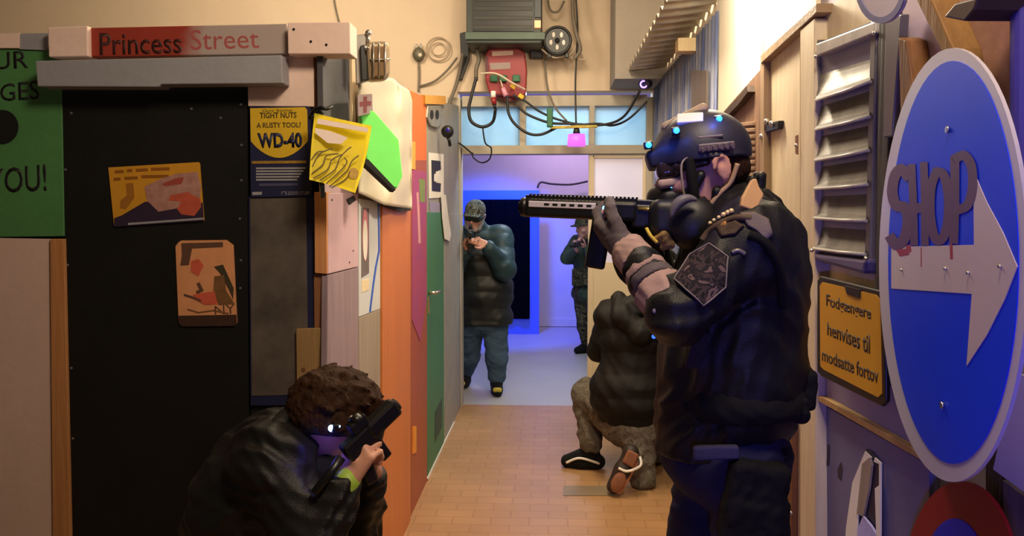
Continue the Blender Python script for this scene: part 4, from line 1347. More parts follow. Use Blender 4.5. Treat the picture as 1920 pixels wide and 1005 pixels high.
# sprayed letters
mk = lambda pts, w_: stroke([tuple(v.to_2d()) for v in spline([Vector((*p, 0)) for p in pts], 6)], w_ * 1.3, SG, so, spray, t, 'sprayed_letter', 0.0002)
mk([(1702, 330), (1690, 318), (1678, 330), (1673, 360), (1680, 384), (1696, 390), (1702, 412), (1696, 446), (1680, 458), (1670, 446)], 15)
mk([(1709, 312), (1712, 380), (1714, 456)], 11)
mk([(1732, 308), (1734, 380), (1734, 456)], 11)
mk([(1708, 392), (1736, 388)], 14)
mk([(1756, 322), (1746, 350), (1744, 400), (1752, 444), (1766, 448), (1776, 420), (1778, 370), (1770, 330), (1756, 322)], 13)
mk([(1790, 300), (1790, 380), (1788, 452)], 13)
mk([(1790, 298), (1808, 292), (1821, 312), (1823, 350), (1814, 384), (1794, 394)], 13)
for pts, w_ in (([(1684, 464), (1690, 474), (1700, 472)], 12), ([(1783, 458), (1784, 484)], 5), ([(1727, 464), (1727, 500)], 1.5), ([(1703, 462), (1704, 470)], 9)):
    stroke(pts, w_, SG, so, drip_red, t, 'paint_run', 0.0002)
for x, y in ((1779, 243), (1769, 760), (1692, 506), (1775, 504), (1818, 512), (1878, 500)):
    c = SG.hit(x, y, 0.008)
    MB().cyl(c, c + _sn * 0.005, 0.006 if y < 300 or y > 700 else 0.003, n=14).build('bolt', steel, t)

t = slab('warning_sign', [(1538, 518), (1648, 545), (1658, 556), (1661, 752), (1652, 762), (1540, 706), (1532, 696), (1532, 526)], RN, 0.012, black_plastic, 0.06, bevel=0.003, label='amber sign with black Danish text below the louvre', cat='sign')
slab('amber_field', [(1542, 529), (1642, 553), (1650, 562), (1653, 738), (1646, 745), (1544, 693), (1538, 686), (1537, 535)], RN, 0.0015, yellow_sign, 0.072, t)
so2 = 0.0735
bk = M('faded black print', (44, 32, 20), 0.6, 0.2, 30)
lettering('Fodgængere', [(1549, 551), (1633, 576), (1633, 606), (1549, 580)], RN, bk, t, so2, bold=0.02)
lettering('henvises til', [(1551, 603), (1631, 628), (1631, 664), (1551, 628)], RN, bk, t, so2, bold=0.02)
lettering('modsatte fortov', [(1541, 652), (1646, 690), (1647, 720), (1541, 676)], RN, bk, t, so2, bold=0.02)
slab('hinge_block', [(1583, 536), (1612, 543), (1612, 560), (1588, 552)], RN, 0.004, black_plastic, 0.072, t)
slab('upper_sheet', [(1530, 700), (1700, 730), (1745, 860), (1741, 868), (1535, 748)], RN, 0.014, M('lilac ply', (150, 138, 160), 0.6, 0.12, 4), 0.009, label='lilac sheet between amber sign and sloping batten', cat='sheet')
slab('sloping_batten', [(1532, 742), (1545, 746), (1740, 858), (1742, 872), (1534, 752)], RN, 0.022, wood('yellow batten', (196, 160, 104), (160, 124, 72), vertical=False), 0.024, bevel=0.002, label='yellow batten sloping down under the amber sign', cat='batten')
t = slab('lower_panel', [(1531, 752), (1742, 872), (1745, 1700), (1531, 1500)], RN, 0.02, lav_panel, label='slate violet lower panel with a torn slot full of paper', cat='panel')
slab('slot_frame', [(1594, 1100), (1596, 960), (1612, 880), (1624, 842), (1634, 846), (1652, 868), (1656, 1110)], RN, 0.004, M('dark slot frame', (44, 40, 62), 0.6), 0.02, t)
for pts in ([(1552, 832), (1556, 836), (1555, 872), (1549, 874)], [(1577, 866), (1580, 880), (1577, 902), (1571, 895), (1570, 880)], [(1525, 836), (1529, 836), (1527, 912), (1523, 912)]):
    slab('paint_chip', pts, RN, 0.001, M('chipped dark', (46, 42, 66), 0.7), 0.02, t)
pw = slab('torn_paper', [(1580, 1100), (1586, 990), (1598, 905), (1622, 846), (1634, 858), (1624, 866), (1612, 930), (1606, 1010), (1604, 1100)], RN, 0.003, paper_white, 0.026, label='torn white paper edge in the slot of the violet panel', cat='paper')
tag(slab('crumpled_paper', [(1616, 870), (1630, 858), (1634, 872), (1628, 920), (1618, 968), (1606, 964)], RN, 0.006, grey_ply, 0.026), 'brown torn cardboard in the slot of the violet panel', 'paper')
tag(slab('crumpled_paper', [(1618, 968), (1632, 985), (1648, 1010), (1646, 1110), (1608, 1110), (1608, 990)], RN, 0.006, M('blue white paper', (170, 170, 226), 0.6, 0.3, 20), 0.028), 'blue white printed paper at the bottom of the slot', 'paper')
tag(slab('paper_strip', [(1638, 866), (1648, 870), (1648, 910), (1640, 916), (1646, 1100), (1650, 1100), (1651, 868), (1640, 858)], RN, 0.004, paper_white, 0.030), 'thin white paper strip at the right side of the slot', 'paper')
t = slab('no_parking_sign', ellipse(1800, 1100, 106, 198, 56), Plane(RN.hit(1740, 960, 0.06), _sn), 0.006, M('deep sign red', (140, 14, 26), 0.5, 0.08, 5, spec=0.12), 0, label='red rimmed round sign with blue centre at the bottom edge', cat='sign')
NP = Plane(RN.hit(1740, 960, 0.06), _sn)
slab('blue_field', ellipse(1789, 1100, 62, 128, 48), NP, 0.0015, M('deep sign blue', (8, 22, 190), 0.5, 0.08, 5, spec=0.12), 0.006, t)
slab('timber_post', [(1846, 840), (1884, 760), (1900, 700), (1905, 1400), (1850, 1400)], RN, 0.03, dark_brown, 0.0, bevel=0.004, label='dark brown post behind the rim of the arrow sign', cat='post')
slab('white_sheet', [(1862, 880), (1900, 700), (1990, 720), (1990, 980), (1930, 930)], RN, 0.01, M('lilac white sheet', (186, 170, 190), 0.6, 0.06), 0.045, label='lilac white sheet at the lower right edge', cat='sheet')
slab('brown_sheet', [(1880, 900), (1990, 985), (1990, 1400), (1900, 1400)], RN, 0.01, wood('umber sheet', (128, 104, 96), (96, 70, 58)), 0.03, label='umber sheet under the lilac white sheet at the right edge', cat='sheet')
# floor hatch


def fl(px, py):
    d = ray(px, py)
    return CAMLOC + d * (-1.6 / d.z)


P = [fl(1056, 912), fl(1150, 912), fl(1150, 930), fl(1056, 930)]
tag(MB().prism([p + Vector((0, 0, 0.004)) for p in P], (0, 0, -0.003)).build('floor_hatch', M('grey floor plate', (128, 112, 88), 0.5, 0.15, 10)), 'small grey metal plate in the tiles by the kneeling person', 'floor plate')
# ------------------------------------------------------------------ people


def cloth(name, col, rough=0.85, var=0.25, scale=9, bump=0.35, bscale=420, col2=None, spec=0.25, contrast=0.25):
    return M(name, col, rough, var, scale, bump, bscale, col2=col2, spec=spec, contrast=contrast)


def camo(name, cols, scale=9.0, rough=0.85):
    m = bpy.data.materials.new(name)
    m.use_nodes = True
    nt = m.node_tree
    b = nt.nodes['Principled BSDF']
    b.inputs['Roughness'].default_value = rough
    b.inputs['Specular IOR Level'].default_value = 0.25
    tc = nt.nodes.new('ShaderNodeTexCoord')
    nz = nt.nodes.new('ShaderNodeTexNoise')
    nz.inputs['Scale'].default_value = scale
    nz.inputs['Detail'].default_value = 3
    nz.inputs['Distortion'].default_value = 0.8
    nt.links.new(tc.outputs['Object'], nz.inputs['Vector'])
    rp = nt.nodes.new('ShaderNodeValToRGB')
    rp.color_ramp.interpolation = 'CONSTANT'
    e = rp.color_ramp.elements
    pos = [0.0, 0.43, 0.5, 0.58, 0.66]
    while len(e) < len(cols):
        e.new(0.5)
    for i, c in enumerate(cols):
        e[i].position = pos[i]
        e[i].color = (*lin(c), 1)
    nt.links.new(nz.outputs[0], rp.inputs[0])
    nt.links.new(rp.outputs[0], b.inputs['Base Color'])
    n2 = nt.nodes.new('ShaderNodeTexNoise')
    n2.inputs['Scale'].default_value = 300
    nt.links.new(tc.outputs['Object'], n2.inputs['Vector'])
    bp = nt.nodes.new('ShaderNodeBump')
    bp.inputs['Strength'].default_value = 0.25
    bp.inputs['Distance'].default_value = 0.01
    nt.links.new(n2.outputs[0], bp.inputs['Height'])
    nt.links.new(bp.outputs[0], b.inputs['Normal'])
    return m


skin = M('skin', (206, 150, 128), 0.5, 0.06, 12, 0.05, 200)
hair_brown = M('dark brown hair', (50, 30, 18), 0.7, 0.5, 40, 0.5, 160, stretch=(1, 1, 0.35), spec=0.12)
black_jacket = cloth('black jacket cloth', (19, 19, 21), 0.5, 0.3, 9, 0.2, 300, spec=0.35)
black_gear = cloth('black gear webbing', (14, 14, 16), 0.8, 0.2)
navy_pants = cloth('navy combat trousers', (38, 38, 62), 0.85, 0.3)
glove_grey = cloth('grey glove cloth', (98, 88, 92), 0.8, 0.2)
cuff_tan = cloth('tan grey cuff', (176, 146, 138), 0.8, 0.2)
camo_dark = camo('dark brown digital camo', [(24, 21, 24), (62, 50, 50), (34, 28, 34), (104, 84, 80), (44, 34, 42)], 26)
camo_green = camo('woodland camo', [(54, 56, 40), (84, 82, 60), (38, 36, 30), (104, 98, 78), (62, 58, 44)], 14)
camo_grey = camo('grey green camo', [(88, 82, 72), (108, 101, 90), (96, 90, 78), (120, 112, 100), (84, 78, 68)], 22)
helmet_navy = M('dark navy helmet shell', (34, 34, 52), 0.5, 0.2, 10, 0.05, 100)
helmet_tan = M('scuffed tan helmet edge', (160, 136, 110), 0.6, 0.2, 20)


def rot_to(z, x=None):
    z = Vector(z).normalized()
    x = Vector(x) if x is not None else z.orthogonal()
    x = (x - z * x.dot(z)).normalized()
    return Matrix((x, z.cross(x), z)).transposed()


def person(J, label, nm, fz, skin_h, head_fwd, head_up, hands=None, head_s=1.0, ear_y=-0.012):
    b = Blob(0.025)
    torso_on(b, J, 0.92, 0.92)
    limbs_on(b, J, 0.93)
    b.cap(J['neck'], Vector(J['head']) + Vector(head_up).normalized() * -0.03, 0.058, 0.055, 0.03)
    head_on(b, J['head'], head_fwd, head_up, head_s, ear_y is not None, ear_y, 0.012 if ear_y == -0.036 else 0.0)
    for s in 'lr':
        d = J['toe' + s] - J['an' + s]
        b.cap(J['an' + s], J['toe' + s], 0.036, 0.026, 0.02)
        if hands and s in hands:
            hd, hn, side, kw = hands[s]
            hand_on(b, J['wr' + s], hd, hn, side, **kw)
    o = b.build('person', skin, None, skin_h)
    tag(o, label, 'person')
    return o


# ============ standing shooter in the helmet
Y0 = 2.0
J = dict(head=At(1316, 318, 2.0), neck=At(1352, 400, 2.0), chest=At(1378, 510, 2.0), pelvis=At(1362, 800, 2.0),
         shl=At(1408, 448, 1.82), shr=At(1372, 448, 2.20), ell=At(1272, 592, 1.74), elr=At(1262, 560, 2.26),
         wrl=At(1178, 468, 1.90), wrr=At(1222, 470, 2.10), hipl=At(1392, 850, 1.92), hipr=At(1336, 850, 2.10),
         knl=At(1415, 1190, 1.93), knr=At(1288, 1180, 2.08), anl=At(1430, 1530, 1.96), anr=At(1290, 1520, 2.10))
for s in 'lr':
    J['an' + s].z = 0.10
J['toel'] = J['anl'] + Vector((-0.15, 0.03, -0.07))
J['toer'] = J['anr'] + Vector((-0.16, 0.02, -0.07))
hf = Vector((-0.985, 0.10, -0.14))
hu = Vector((-0.14, 0.05, 1))
gl_dir = At(1118, 428, 1.985) - J['wrl']
P1 = person(J, 'person in helmet and black jacket aiming a rifle to the left', 'person', 0, 0.005, hf, hu,
            {'l': (gl_dir, Vector((-0.1, 0.65, 0.6)), -1, dict(curl=(30, 60, 35), s=0.98, r=0.85)),
             'r': (Vector((-0.5, -0.2, 0.7)), Vector((-0.6, -0.6, 0)), 1, dict(curl=(60, 70, 40), s=0.95, r=0.85))}, 1.0, -0.036)
HT, HR = (lambda x, y, z: J['head'] + HR1 @ Vector((x, y, z))), None
HR1 = frame(hf, hu)
# trousers and boots
b = Blob(0.03)
b.ell(At(1362, 850, 2.01), (0.165, 0.16, 0.13), None, 0.05)
for s, r in (('l', 0.098), ('r', 0.096)):
    b.cap(J['hip' + s], J['kn' + s], r, 0.078, 0.04)
    b.cap(J['kn' + s], J['an' + s], 0.080, 0.062, 0.03)
b.build('trousers', navy_pants, P1, 0.008, fold=0.007, fscale=22, fdir=(1, 1, 1.6), seed=3)
for s in 'lr':
    shoe_on(Blob(0.02), J['an' + s], J['toe' + s], 0, 0.046).cap(J['an' + s], J['an' + s] + Vector((0, 0, 0.12)), 0.052, 0.055).build('boot', black_gear, P1, 0.007)
# jacket
b = Blob(0.05)
RX = Matrix.Identity(3)
b.ell(At(1385, 500, 2.0), (0.150, 0.215, 0.19), None, 0.06)
b.ell(At(1422, 500, 1.98), (0.075, 0.20, 0.15), None, 0.06)
b.ell(At(1376, 620, 2.0), (0.165, 0.205, 0.22), None, 0.07)
b.ell(At(1385, 720, 2.0), (0.158, 0.20, 0.17), None, 0.06)
b.cap(At(1352, 790, 2.0), At(1340, 930, 2.0), 0.150, 0.150, 0.05)
b.cap(At(1300, 690, 2.0), At(1300, 930, 2.0), 0.085, 0.085, 0.05)
b.cap(J['shl'], J['shr'], 0.085, 0.085, 0.06)
b.cap(At(1398, 414, 1.93), At(1385, 414, 2.09), 0.058, 0.058, 0.05)
b.cap(At(1378, 392, 1.95), At(1372, 392, 2.06), 0.062, 0.062, 0.03)
for s in 'lr':
    b.cap(J['sh' + s], J['el' + s], 0.082, 0.066, 0.04)
    b.cap(J['el' + s], J['wr' + s].lerp(J['el' + s], 0.25), 0.060, 0.046, 0.03)
b.cut(At(1350, 842, 2.0), (0.02, 0, -1))
jk = b.build('jacket', black_jacket, P1, 0.007, fold=0.011, fscale=27, fdir=(1, 1, 1.0), seed=11)
# collar stand around the neck
b = Blob(0.012)
for i in range(13):
    t = math.radians(-60 + i * 25)
    c0 = At(1362, 398, 2.0)
    p = c0 + Vector((0.072 * math.cos(t), 0.078 * math.sin(t), 0.010 * math.cos(t)))
    b.cap(p, p + Vector((0.012 * math.cos(t), 0.012 * math.sin(t), 0.062 + 0.018 * math.cos(t))), 0.016, 0.012)
b.build('collar', black_jacket, jk, 0.005, fold=0.004, fscale=30)
# small things worn on the jacket surface
from mathutils.bvhtree import BVHTree
_m = jk.data
_off = ORI[jk.name]
JT = BVHTree.FromPolygons([v.co + _off for v in _m.vertices], [tuple(p.vertices) for p in _m.polygons])


def surf(px, py, lift=0.0, tree=None):
    d = ray(px, py).normalized()
    h = (tree or JT).ray_cast(CAMLOC, d)
    if h[0] is None:
        return At(px, py, 1.85)
    n = h[1] if h[1].dot(d) < 0 else -h[1]
    return h[0] + n * lift


def patch(name, pts, mat, t=0.006, lift=0.002, par=None, tree=None, nsub=6):
    """cloth patch lying on the jacket: a fan of surface points"""
    c = Vector((sum(p[0] for p in pts) / len(pts), sum(p[1] for p in pts) / len(pts)))
    edge = []
    for i in range(len(pts)):
        a, b_2 = Vector(pts[i]), Vector(pts[(i + 1) % len(pts)])
        edge += [a.lerp(b_2, k / nsub) for k in range(nsub)]
    bm = bmesh.new()
    rings = []
    NR = 6
    for r in range(1, NR + 1):
        rings.append([bm.verts.new(surf(*(c.lerp(q_, r / NR)), lift + t * (1 if r < NR else 0.3), tree)) for q_ in edge])
    cv = bm.verts.new(surf(c.x, c.y, lift + t, tree))
    m_ = len(edge)
    for i in range(m_):
        bm.faces.new((cv, rings[0][i], rings[0][(i + 1) % m_]))
        for r in range(NR - 1):
            bm.faces.new((rings[r][i], rings[r + 1][i], rings[r + 1][(i + 1) % m_], rings[r][(i + 1) % m_]))
    for f in bm.faces:
        f.smooth = True
    bmesh.ops.recalc_face_normals(bm, faces=bm.faces[:])
    bmesh.ops.solidify(bm, geom=bm.faces[:], thickness=0.004)
    me = bpy.data.meshes.new(name)
    bm.to_mesh(me)
    bm.free()
    return link_mesh(name, me, mat, par or jk)


TB = Plane(surf(1408, 385, 0.012), (0.25, -1, 0.25))
slab('collar_tab', [(1410, 336), (1419, 334), (1424, 350), (1433, 364), (1418, 396), (1390, 386), (1392, 370)], TB, 0.012, M('tan leather tab', (206, 160, 104), 0.6, 0.1, 20), 0, jk, 0.003)
mb = MB()
for i, q in enumerate([(1334, 420), (1341, 415), (1349, 410), (1358, 405), (1366, 401), (1373, 398)]):
    mb.sphere(surf(q[0], q[1], 0.004), 0.0062 if i > 2 else 0.0046, seg=10)
mb.build('bead_row', M('pale beads', (236, 206, 150), 0.3, 0.1, metal=0.3), jk)
MB().tube(spline([surf(*q_, 0.002) for q_ in ((1318, 452), (1330, 436), (1346, 424), (1366, 414), (1388, 408), (1408, 410))], 6), 0.008).build('shoulder_piping', M('olive piping', (84, 66, 42), 0.7, 0.3), jk)
patch('shoulder_patch', [(1386, 400), (1414, 398), (1440, 412), (1448, 440), (1436, 452), (1420, 436), (1400, 424)], cloth('grey worn cloth', (112, 100, 98), 0.7, 0.3, 14))
patch('shoulder_fold', [(1342, 428), (1380, 414), (1396, 424), (1380, 440), (1352, 446)], cloth('olive brown cloth', (78, 62, 46), 0.7, 0.5, 30))
patch('ochre_patch', [(1352, 418), (1364, 416), (1366, 426), (1354, 428)], M('ochre patch', (180, 126, 56), 0.6))
MB().tube(spline([surf(*q_, 0.003) for q_ in ((1404, 440), (1430, 452), (1450, 480), (1462, 520), (1466, 575))], 8), 0.011).build('back_strap', black_gear, jk)
MB().tube(spline([surf(*q_, 0.002) for q_ in ((1372, 474), (1384, 470), (1396, 476))], 6), 0.005).build('zip_pull', M('dull zip', (120, 112, 112), 0.4, metal=0.5), jk)
# grey yoke patch over the shoulder
# camo panel on the near upper arm
b = Blob(0.02)
ax = (J['ell'] - J['shl'])
b.cap(J['shl'] + ax * 0.10, J['ell'] - ax * 0.02, 0.094, 0.080)
vc = (J['shl'] + J['ell']) / 2
b.cut(vc + Vector((0, -0.012, 0)), (0.15, 1, 0))
poly = [(1330, 454), (1366, 480), (1362, 540), (1320, 576), (1262, 523), (1292, 476)]
cen = Vector((1320, 520))
for i in range(len(poly)):
    a, c = At(*poly[i], 1.745), At(*poly[(i + 1) % len(poly)], 1.745)
    n = (a - CAMLOC).cross(c - CAMLOC)
    if n.dot(At(1320, 515, 1.745) - CAMLOC) > 0:
        n = -n
    b.cut(a, n)
pd = b.build('arm_panel', camo_dark, jk, 0.005)
_o2 = ORI[pd.name]
PT = BVHTree.FromPolygons([v.co + _o2 for v in pd.data.vertices], [tuple(p.vertices) for p in pd.data.polygons])
cc_ = Vector((sum(p[0] for p in poly) / 6, sum(p[1] for p in poly) / 6))
pts = []
for i in range(6):
    a_, b_2 = Vector(poly[i]), Vector(poly[(i + 1) % 6])
    for k in range(5):
        q_ = cc_ + (a_.lerp(b_2, k / 5) - cc_) * 0.95
        pts.append(surf(q_.x, q_.y, 0.0015, PT))
MB().tube(pts, 0.0018, closed=True).build('panel_piping', M('pale piping', (120, 108, 104), 0.6), jk)
# belt, straps, pouches
b = Blob(0.02)
b.ell(At(1380, 738, 2.0), (0.168, 0.212, 0.10), None, 0.02)
b.cut(At(1372, 706, 2.0), (-0.06, 0, 1)).cut(At(1372, 762, 2.0), (0.06, 0, -1))
b.build('belt', black_gear, P1, 0.007, fold=0.006, fscale=30)
b = Blob(0.015)
b.box(At(1500, 728, 1.93), (0.030, 0.045, 0.05), None, 0.012).box(At(1500, 700, 1.95), (0.018, 0.03, 0.03), None, 0.01).box(At(1476, 760, 1.90), (0.04, 0.05, 0.035), None, 0.014)
b.build('belt_pouch', black_gear, P1, 0.006, fold=0.006, fscale=40)
b = Blob(0.015)
b.box(At(1412, 942, 1.82), (0.068, 0.035, 0.10), Matrix.Rotation(0.15, 3, 'Y'), 0.02).box(At(1420, 1000, 1.83), (0.07, 0.04, 0.09), None, 0.02)
b.build('thigh_pouch', black_gear, P1, 0.006, fold=0.007, fscale=40)
MB().tube(spline([At(1415, 878, 1.86), At(1435, 852, 1.86), At(1455, 846, 1.87), At(1476, 848, 1.88), At(1475, 856, 1.88), At(1440, 862, 1.87)], 6), 0.009).build('strap_loop', black_gear, P1)
PF = Plane((0, 1.79, 0), (0, -1, 0))
b = Blob(0.004)
b.box(At(1342, 848, 1.81), (0.052, 0.012, 0.016), Matrix.Rotation(-0.04, 3, 'Y'), 0.004)
b.build('shirt_tail', cloth('indigo cloth', (60, 58, 88)), P1, 0.005)
b = Blob(0.004)
b.box(At(1308, 655, 1.795), (0.018, 0.010, 0.045), Matrix.Rotation(0.25, 3, 'Y'), 0.004)
b.build('chest_strap', cloth('brown grey strap', (46, 40, 40)), jk, 0.004)
# gloves
b = Blob(0.012)
hand_on(b, J['wrl'], gl_dir, Vector((-0.1, 0.65, 0.6)), -1, (30, 60, 35), 1.06, 25, 1.25)
b.cap(J['wrl'] - gl_dir.normalized() * 0.01, J['wrl'] + gl_dir.normalized() * 0.03, 0.036, 0.034)
b.build('glove', glove_grey, P1, 0.0035, fold=0.0025, fscale=60)
b = Blob(0.012)
hand_on(b, J['wrr'], Vector((-0.5, -0.2, 0.7)), Vector((-0.6, -0.6, 0)), 1, (60, 70, 40), 1.03, 25, 1.2)
b.build('glove', black_gear, P1, 0.004)
ad = (J['ell'] - J['wrl'])
for (t0, t1, r0, r1, mt, nm) in ((-0.04, 0.24, 0.040, 0.050, cuff_tan, 'glove_cuff'), (0.27, 0.33, 0.051, 0.052, black_gear, 'cuff_strap'), (0.34, 0.44, 0.051, 0.053, cuff_tan, 'sleeve_band'), (0.46, 0.58, 0.055, 0.057, glove_grey, 'elbow_strap'), (0.60, 0.86, 0.058, 0.064, cuff_tan, 'elbow_pad')):
    b = Blob(0.01)
    p, q = J['wrl'] + ad * t0, J['wrl'] + ad * t1
    b.cap(p - ad * 0.2, q + ad * 0.2, r0, r1)
    b.cut(p, -ad).cut(q, ad)
    b.build(nm, mt, P1, 0.0045, fold=0.004, fscale=40, seed=int(t1 * 100))
b = Blob(0.01)
b.box(At(1244, 578, 1.715), (0.020, 0.012, 0.020), Matrix.Rotation(0.5, 3, 'Y'), 0.005)
b.build('sleeve_patch', cloth('lilac patch', (150, 140, 170)), jk, 0.004)
MB().sphere(At(1238, 620, 1.80), (0.012, 0.008, 0.008)).sphere(At(1226, 631, 1.80), 0.005).build('chest_light', M('blue led low', (30, 60, 255), 0.3, 0, emit=(0.02, 0.10, 1.0), estr=3.0), jk)
# head gear
hT = lambda x, y, z: J['head'] + HR1 @ Vector((x, y, z))
b = Blob(0.02)
b.ell(hT(0, -0.004, 0.040), (0.106, 0.122, 0.108), HR1)
b.box(hT(0, 0.088, 0.046), (0.058, 0.045, 0.024), HR1 @ Matrix.Rotation(-0.25, 3, 'X'), 0.014, 0.03)
b.cap(hT(-0.09, -0.03, 0.0), hT(-0.08, -0.10, -0.02), 0.02, 0.02, 0.03).cap(hT(0.09, -0.03, 0.0), hT(0.08, -0.10, -0.02), 0.02, 0.02, 0.03)
b.cut(hT(0, 0.0, 0.016), HR1 @ Vector((0, 0.02, -1)))
hel = b.build('helmet', helmet_navy, P1, 0.004)
b = Blob(0.01)
b.cap(hT(0.02, 0.075, 0.116), hT(0.02, -0.02, 0.146), 0.012, 0.014).cap(hT(-0.02, 0.075, 0.116), hT(-0.02, -0.02, 0.146), 0.012, 0.014)
b.build('helmet_pad', helmet_tan, hel, 0.004)
# the camera sees the wearer's left side: +x in the head frame
side_n = (HR1 @ Vector((1, 0, 0)))
Rh = HR1
mb = MB()
mb.box(hT(0.106, -0.030, 0.040), (0.012, 0.085, 0.020), Rh @ Matrix.Rotation(0.06, 3, 'X'), bevel=0.004)
for i in range(6):
    mb.box(hT(0.112, -0.062 + i * 0.013, 0.040 - 0.0008 * i), (0.010, 0.006, 0.012), Rh, bevel=0.002)
mb.box(hT(0.098, -0.020, 0.066), (0.010, 0.060, 0.008), Rh @ Matrix.Rotation(0.06, 3, 'X'), bevel=0.003)
mb.build('helmet_rail', M('brown grey rail', (92, 76, 84), 0.5, 0.2, 20), hel)
mb = MB().box(hT(0.066, 0.018, 0.120), (0.012, 0.062, 0.034), Rh @ Matrix.Rotation(-0.75, 3, 'Y') @ Matrix.Rotation(0.15, 3, 'X'), bevel=0.003)
mb.build('name_label', paper_white, hel)
for (x, y, d) in ((1215, 273, 1.955), (1268, 246, 1.92), (1348, 222, 1.93)):
    pass
for px, py, yy in ((1216, 272, 1.945), (1268, 245, 1.900), (1348, 223, 1.930)):
    c = At(px, py, yy)
    MB().box(c + Vector((0, 0.010, 0)), (0.026, 0.022, 0.018), Rh, bevel=0.004).build('lamp_housing', black_plastic, hel)
    MB().sphere(c - Vector((0, 0.004, 0)), 0.0075, seg=12).build('head_light', led_blue, hel)
    light('head_light_glow', 'POINT', c + Vector((-0.012, -0.030, 0.006)), 0.10, (0.04, 0.12, 1.0), 0.006)
# hair under the helmet rim
b = Blob(0.012)
b.ell(hT(0, -0.024, -0.004), (0.084, 0.094, 0.066), HR1)
b.cut(hT(0, -0.056, 0), HR1 @ Vector((0, 1, -0.35)))
b.cut(hT(0, 0, 0.02), HR1 @ Vector((0, 0, 1)))
b.build('hair', hair_brown, P1, 0.005, fold=0.003, fscale=90)
# goggles
b = Blob(0.012)
b.box(hT(0, 0.080, 0.010), (0.070, 0.034, 0.026), HR1, 0.02)
b.cap(hT(0.072, 0.06, 0.010), hT(0.086, -0.005, 0.010), 0.014, 0.010, 0.01)
b.build('goggles', M('brown goggle lens', (46, 34, 36), 0.15, 0.3, 10), P1, 0.004)
b = Blob(0.012)
b.box(hT(0, 0.080, -0.024), (0.064, 0.034, 0.012), HR1, 0.01)
b.build('goggle_bridge', M('tan goggle foam', (176, 148, 132), 0.6, 0.15, 20), P1, 0.004)
# face mask
b = Blob(0.02)
b.box(hT(0, 0.072, -0.076), (0.056, 0.046, 0.042), HR1, 0.025)
b.ell(hT(0, 0.110, -0.055), (0.034, 0.035, 0.032), HR1, 0.02)
b.cap(hT(0.060, 0.05, -0.07), hT(0.080, 0.012, -0.02), 0.016, 0.012, 0.02).cap(hT(-0.060, 0.05, -0.07), hT(-0.078, 0.0, -0.02), 0.018, 0.016, 0.02)
fmask = b.build('face_mask', M('matte black mask', (17, 17, 22), 0.5, 0.2, 14, 0.05, 100), P1, 0.004)
mb = MB()
for i in range(3):
    mb.box(hT(0.046, 0.094 - 0.010 * i, -0.070), (0.008, 0.004, 0.030), HR1, bevel=0.0015)
mb.build('mask_vent', M('violet mask vent', (70, 62, 110), 0.4, 0.2), fmask)
MB().sphere(hT(0.052, 0.082, -0.034), 0.0035, seg=8).build('mask_light', M('cyan dot', (60, 150, 255), 0.3, 0, emit=(0.1, 0.5, 1), estr=3), fmask)
# ear cup strap and chin strap
MB().tube(spline([hT(0.092, 0.034, 0.024), hT(0.092, 0.034, -0.02), hT(0.086, 0.034, -0.065), hT(0.066, 0.036, -0.105)], 6), 0.013).build('helmet_strap', black_gear, hel)
MB().tube(spline([hT(0.094, 0.022, 0.030), hT(0.097, 0.052, 0.016), hT(0.094, 0.058, -0.03), hT(0.084, 0.056, -0.075)], 6), 0.0028).build('strap_edge', M('pale strap edge', (150, 134, 120), 0.6), hel)
MB().tube(spline([hT(0.092, -0.075, -0.005), hT(0.084, -0.055, -0.045), hT(0.080, -0.025, -0.070), hT(0.072, 0.005, -0.10)], 6), 0.006).build('chin_strap', M('tan strap', (176, 144, 108), 0.7, 0.1, 30), hel)
b = Blob(0.01)
b.box(hT(0.074, 0.012, -0.108), (0.012, 0.012, 0.016), HR1, 0.004)
b.build('strap_buckle', M('pink grey buckle', (170, 140, 136), 0.5, 0.2, 30), hel, 0.003)
# shoulder-side respirator canister with grey rim
cc = At(1290, 408, 1.90)
cn = Vector((-0.25, -1, 0.1)).normalized()
b = Blob(0.02)
b.ell(cc + Vector((0.02, 0.03, -0.015)), (0.062, 0.05, 0.068), None)
b.box(cc + Vector((-0.035, 0.05, 0.0)), (0.05, 0.04, 0.045), None, 0.025)
b.build('mask_canister', M('matte black mask', (17, 17, 22)), P1, 0.005)
mb = MB().tube([At(1293 + 34 * math.cos(math.radians(a)), 412 + 40 * math.sin(math.radians(a)), 1.868) for a in range(185, 300, 9)], [0.004 + 0.009 * math.sin(PI * i / 12) for i in range(13)])
mb.build('canister_rim', M('grey rubber rim', (104, 98, 104), 0.5, 0.15, 20), P1)

# rifle
g0, g1 = At(1196, 396, 2.00), At(986, 388, 2.05)
gf = (g1 - g0).normalized()
gl = Vector((0, 0, 1)).cross(gf).normalized()
gu = gf.cross(gl).normalized()
GR = Matrix((gf, gl, gu)).transposed()
LG = (g1 - g0).length
gp = lambda s, l, u: g0 + gf * s + gl * l + gu * u
rifle = empty('rifle', gp(0, 0, -0.1), 'black short rifle with grey handguard panel held by the helmeted person', 'rifle')
hgd = MB().box(gp(LG / 2, 0, -0.001), (LG, 0.046, 0.050), GR, bevel=0.010).build('handguard', gun_metal, rifle)
mb = MB().box(gp(LG / 2, 0, 0.027), (LG, 0.020, 0.008), GR, bevel=0.001)
for i in range(28):
    mb.box(gp(0.004 + i * (LG - 0.006) / 28, 0, 0.0325), (0.0055, 0.021, 0.005), GR, bevel=0.0008)
mb.build('top_rail', gun_metal, hgd)
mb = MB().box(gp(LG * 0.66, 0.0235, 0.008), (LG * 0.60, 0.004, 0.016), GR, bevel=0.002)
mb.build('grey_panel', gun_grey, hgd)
mb = MB()
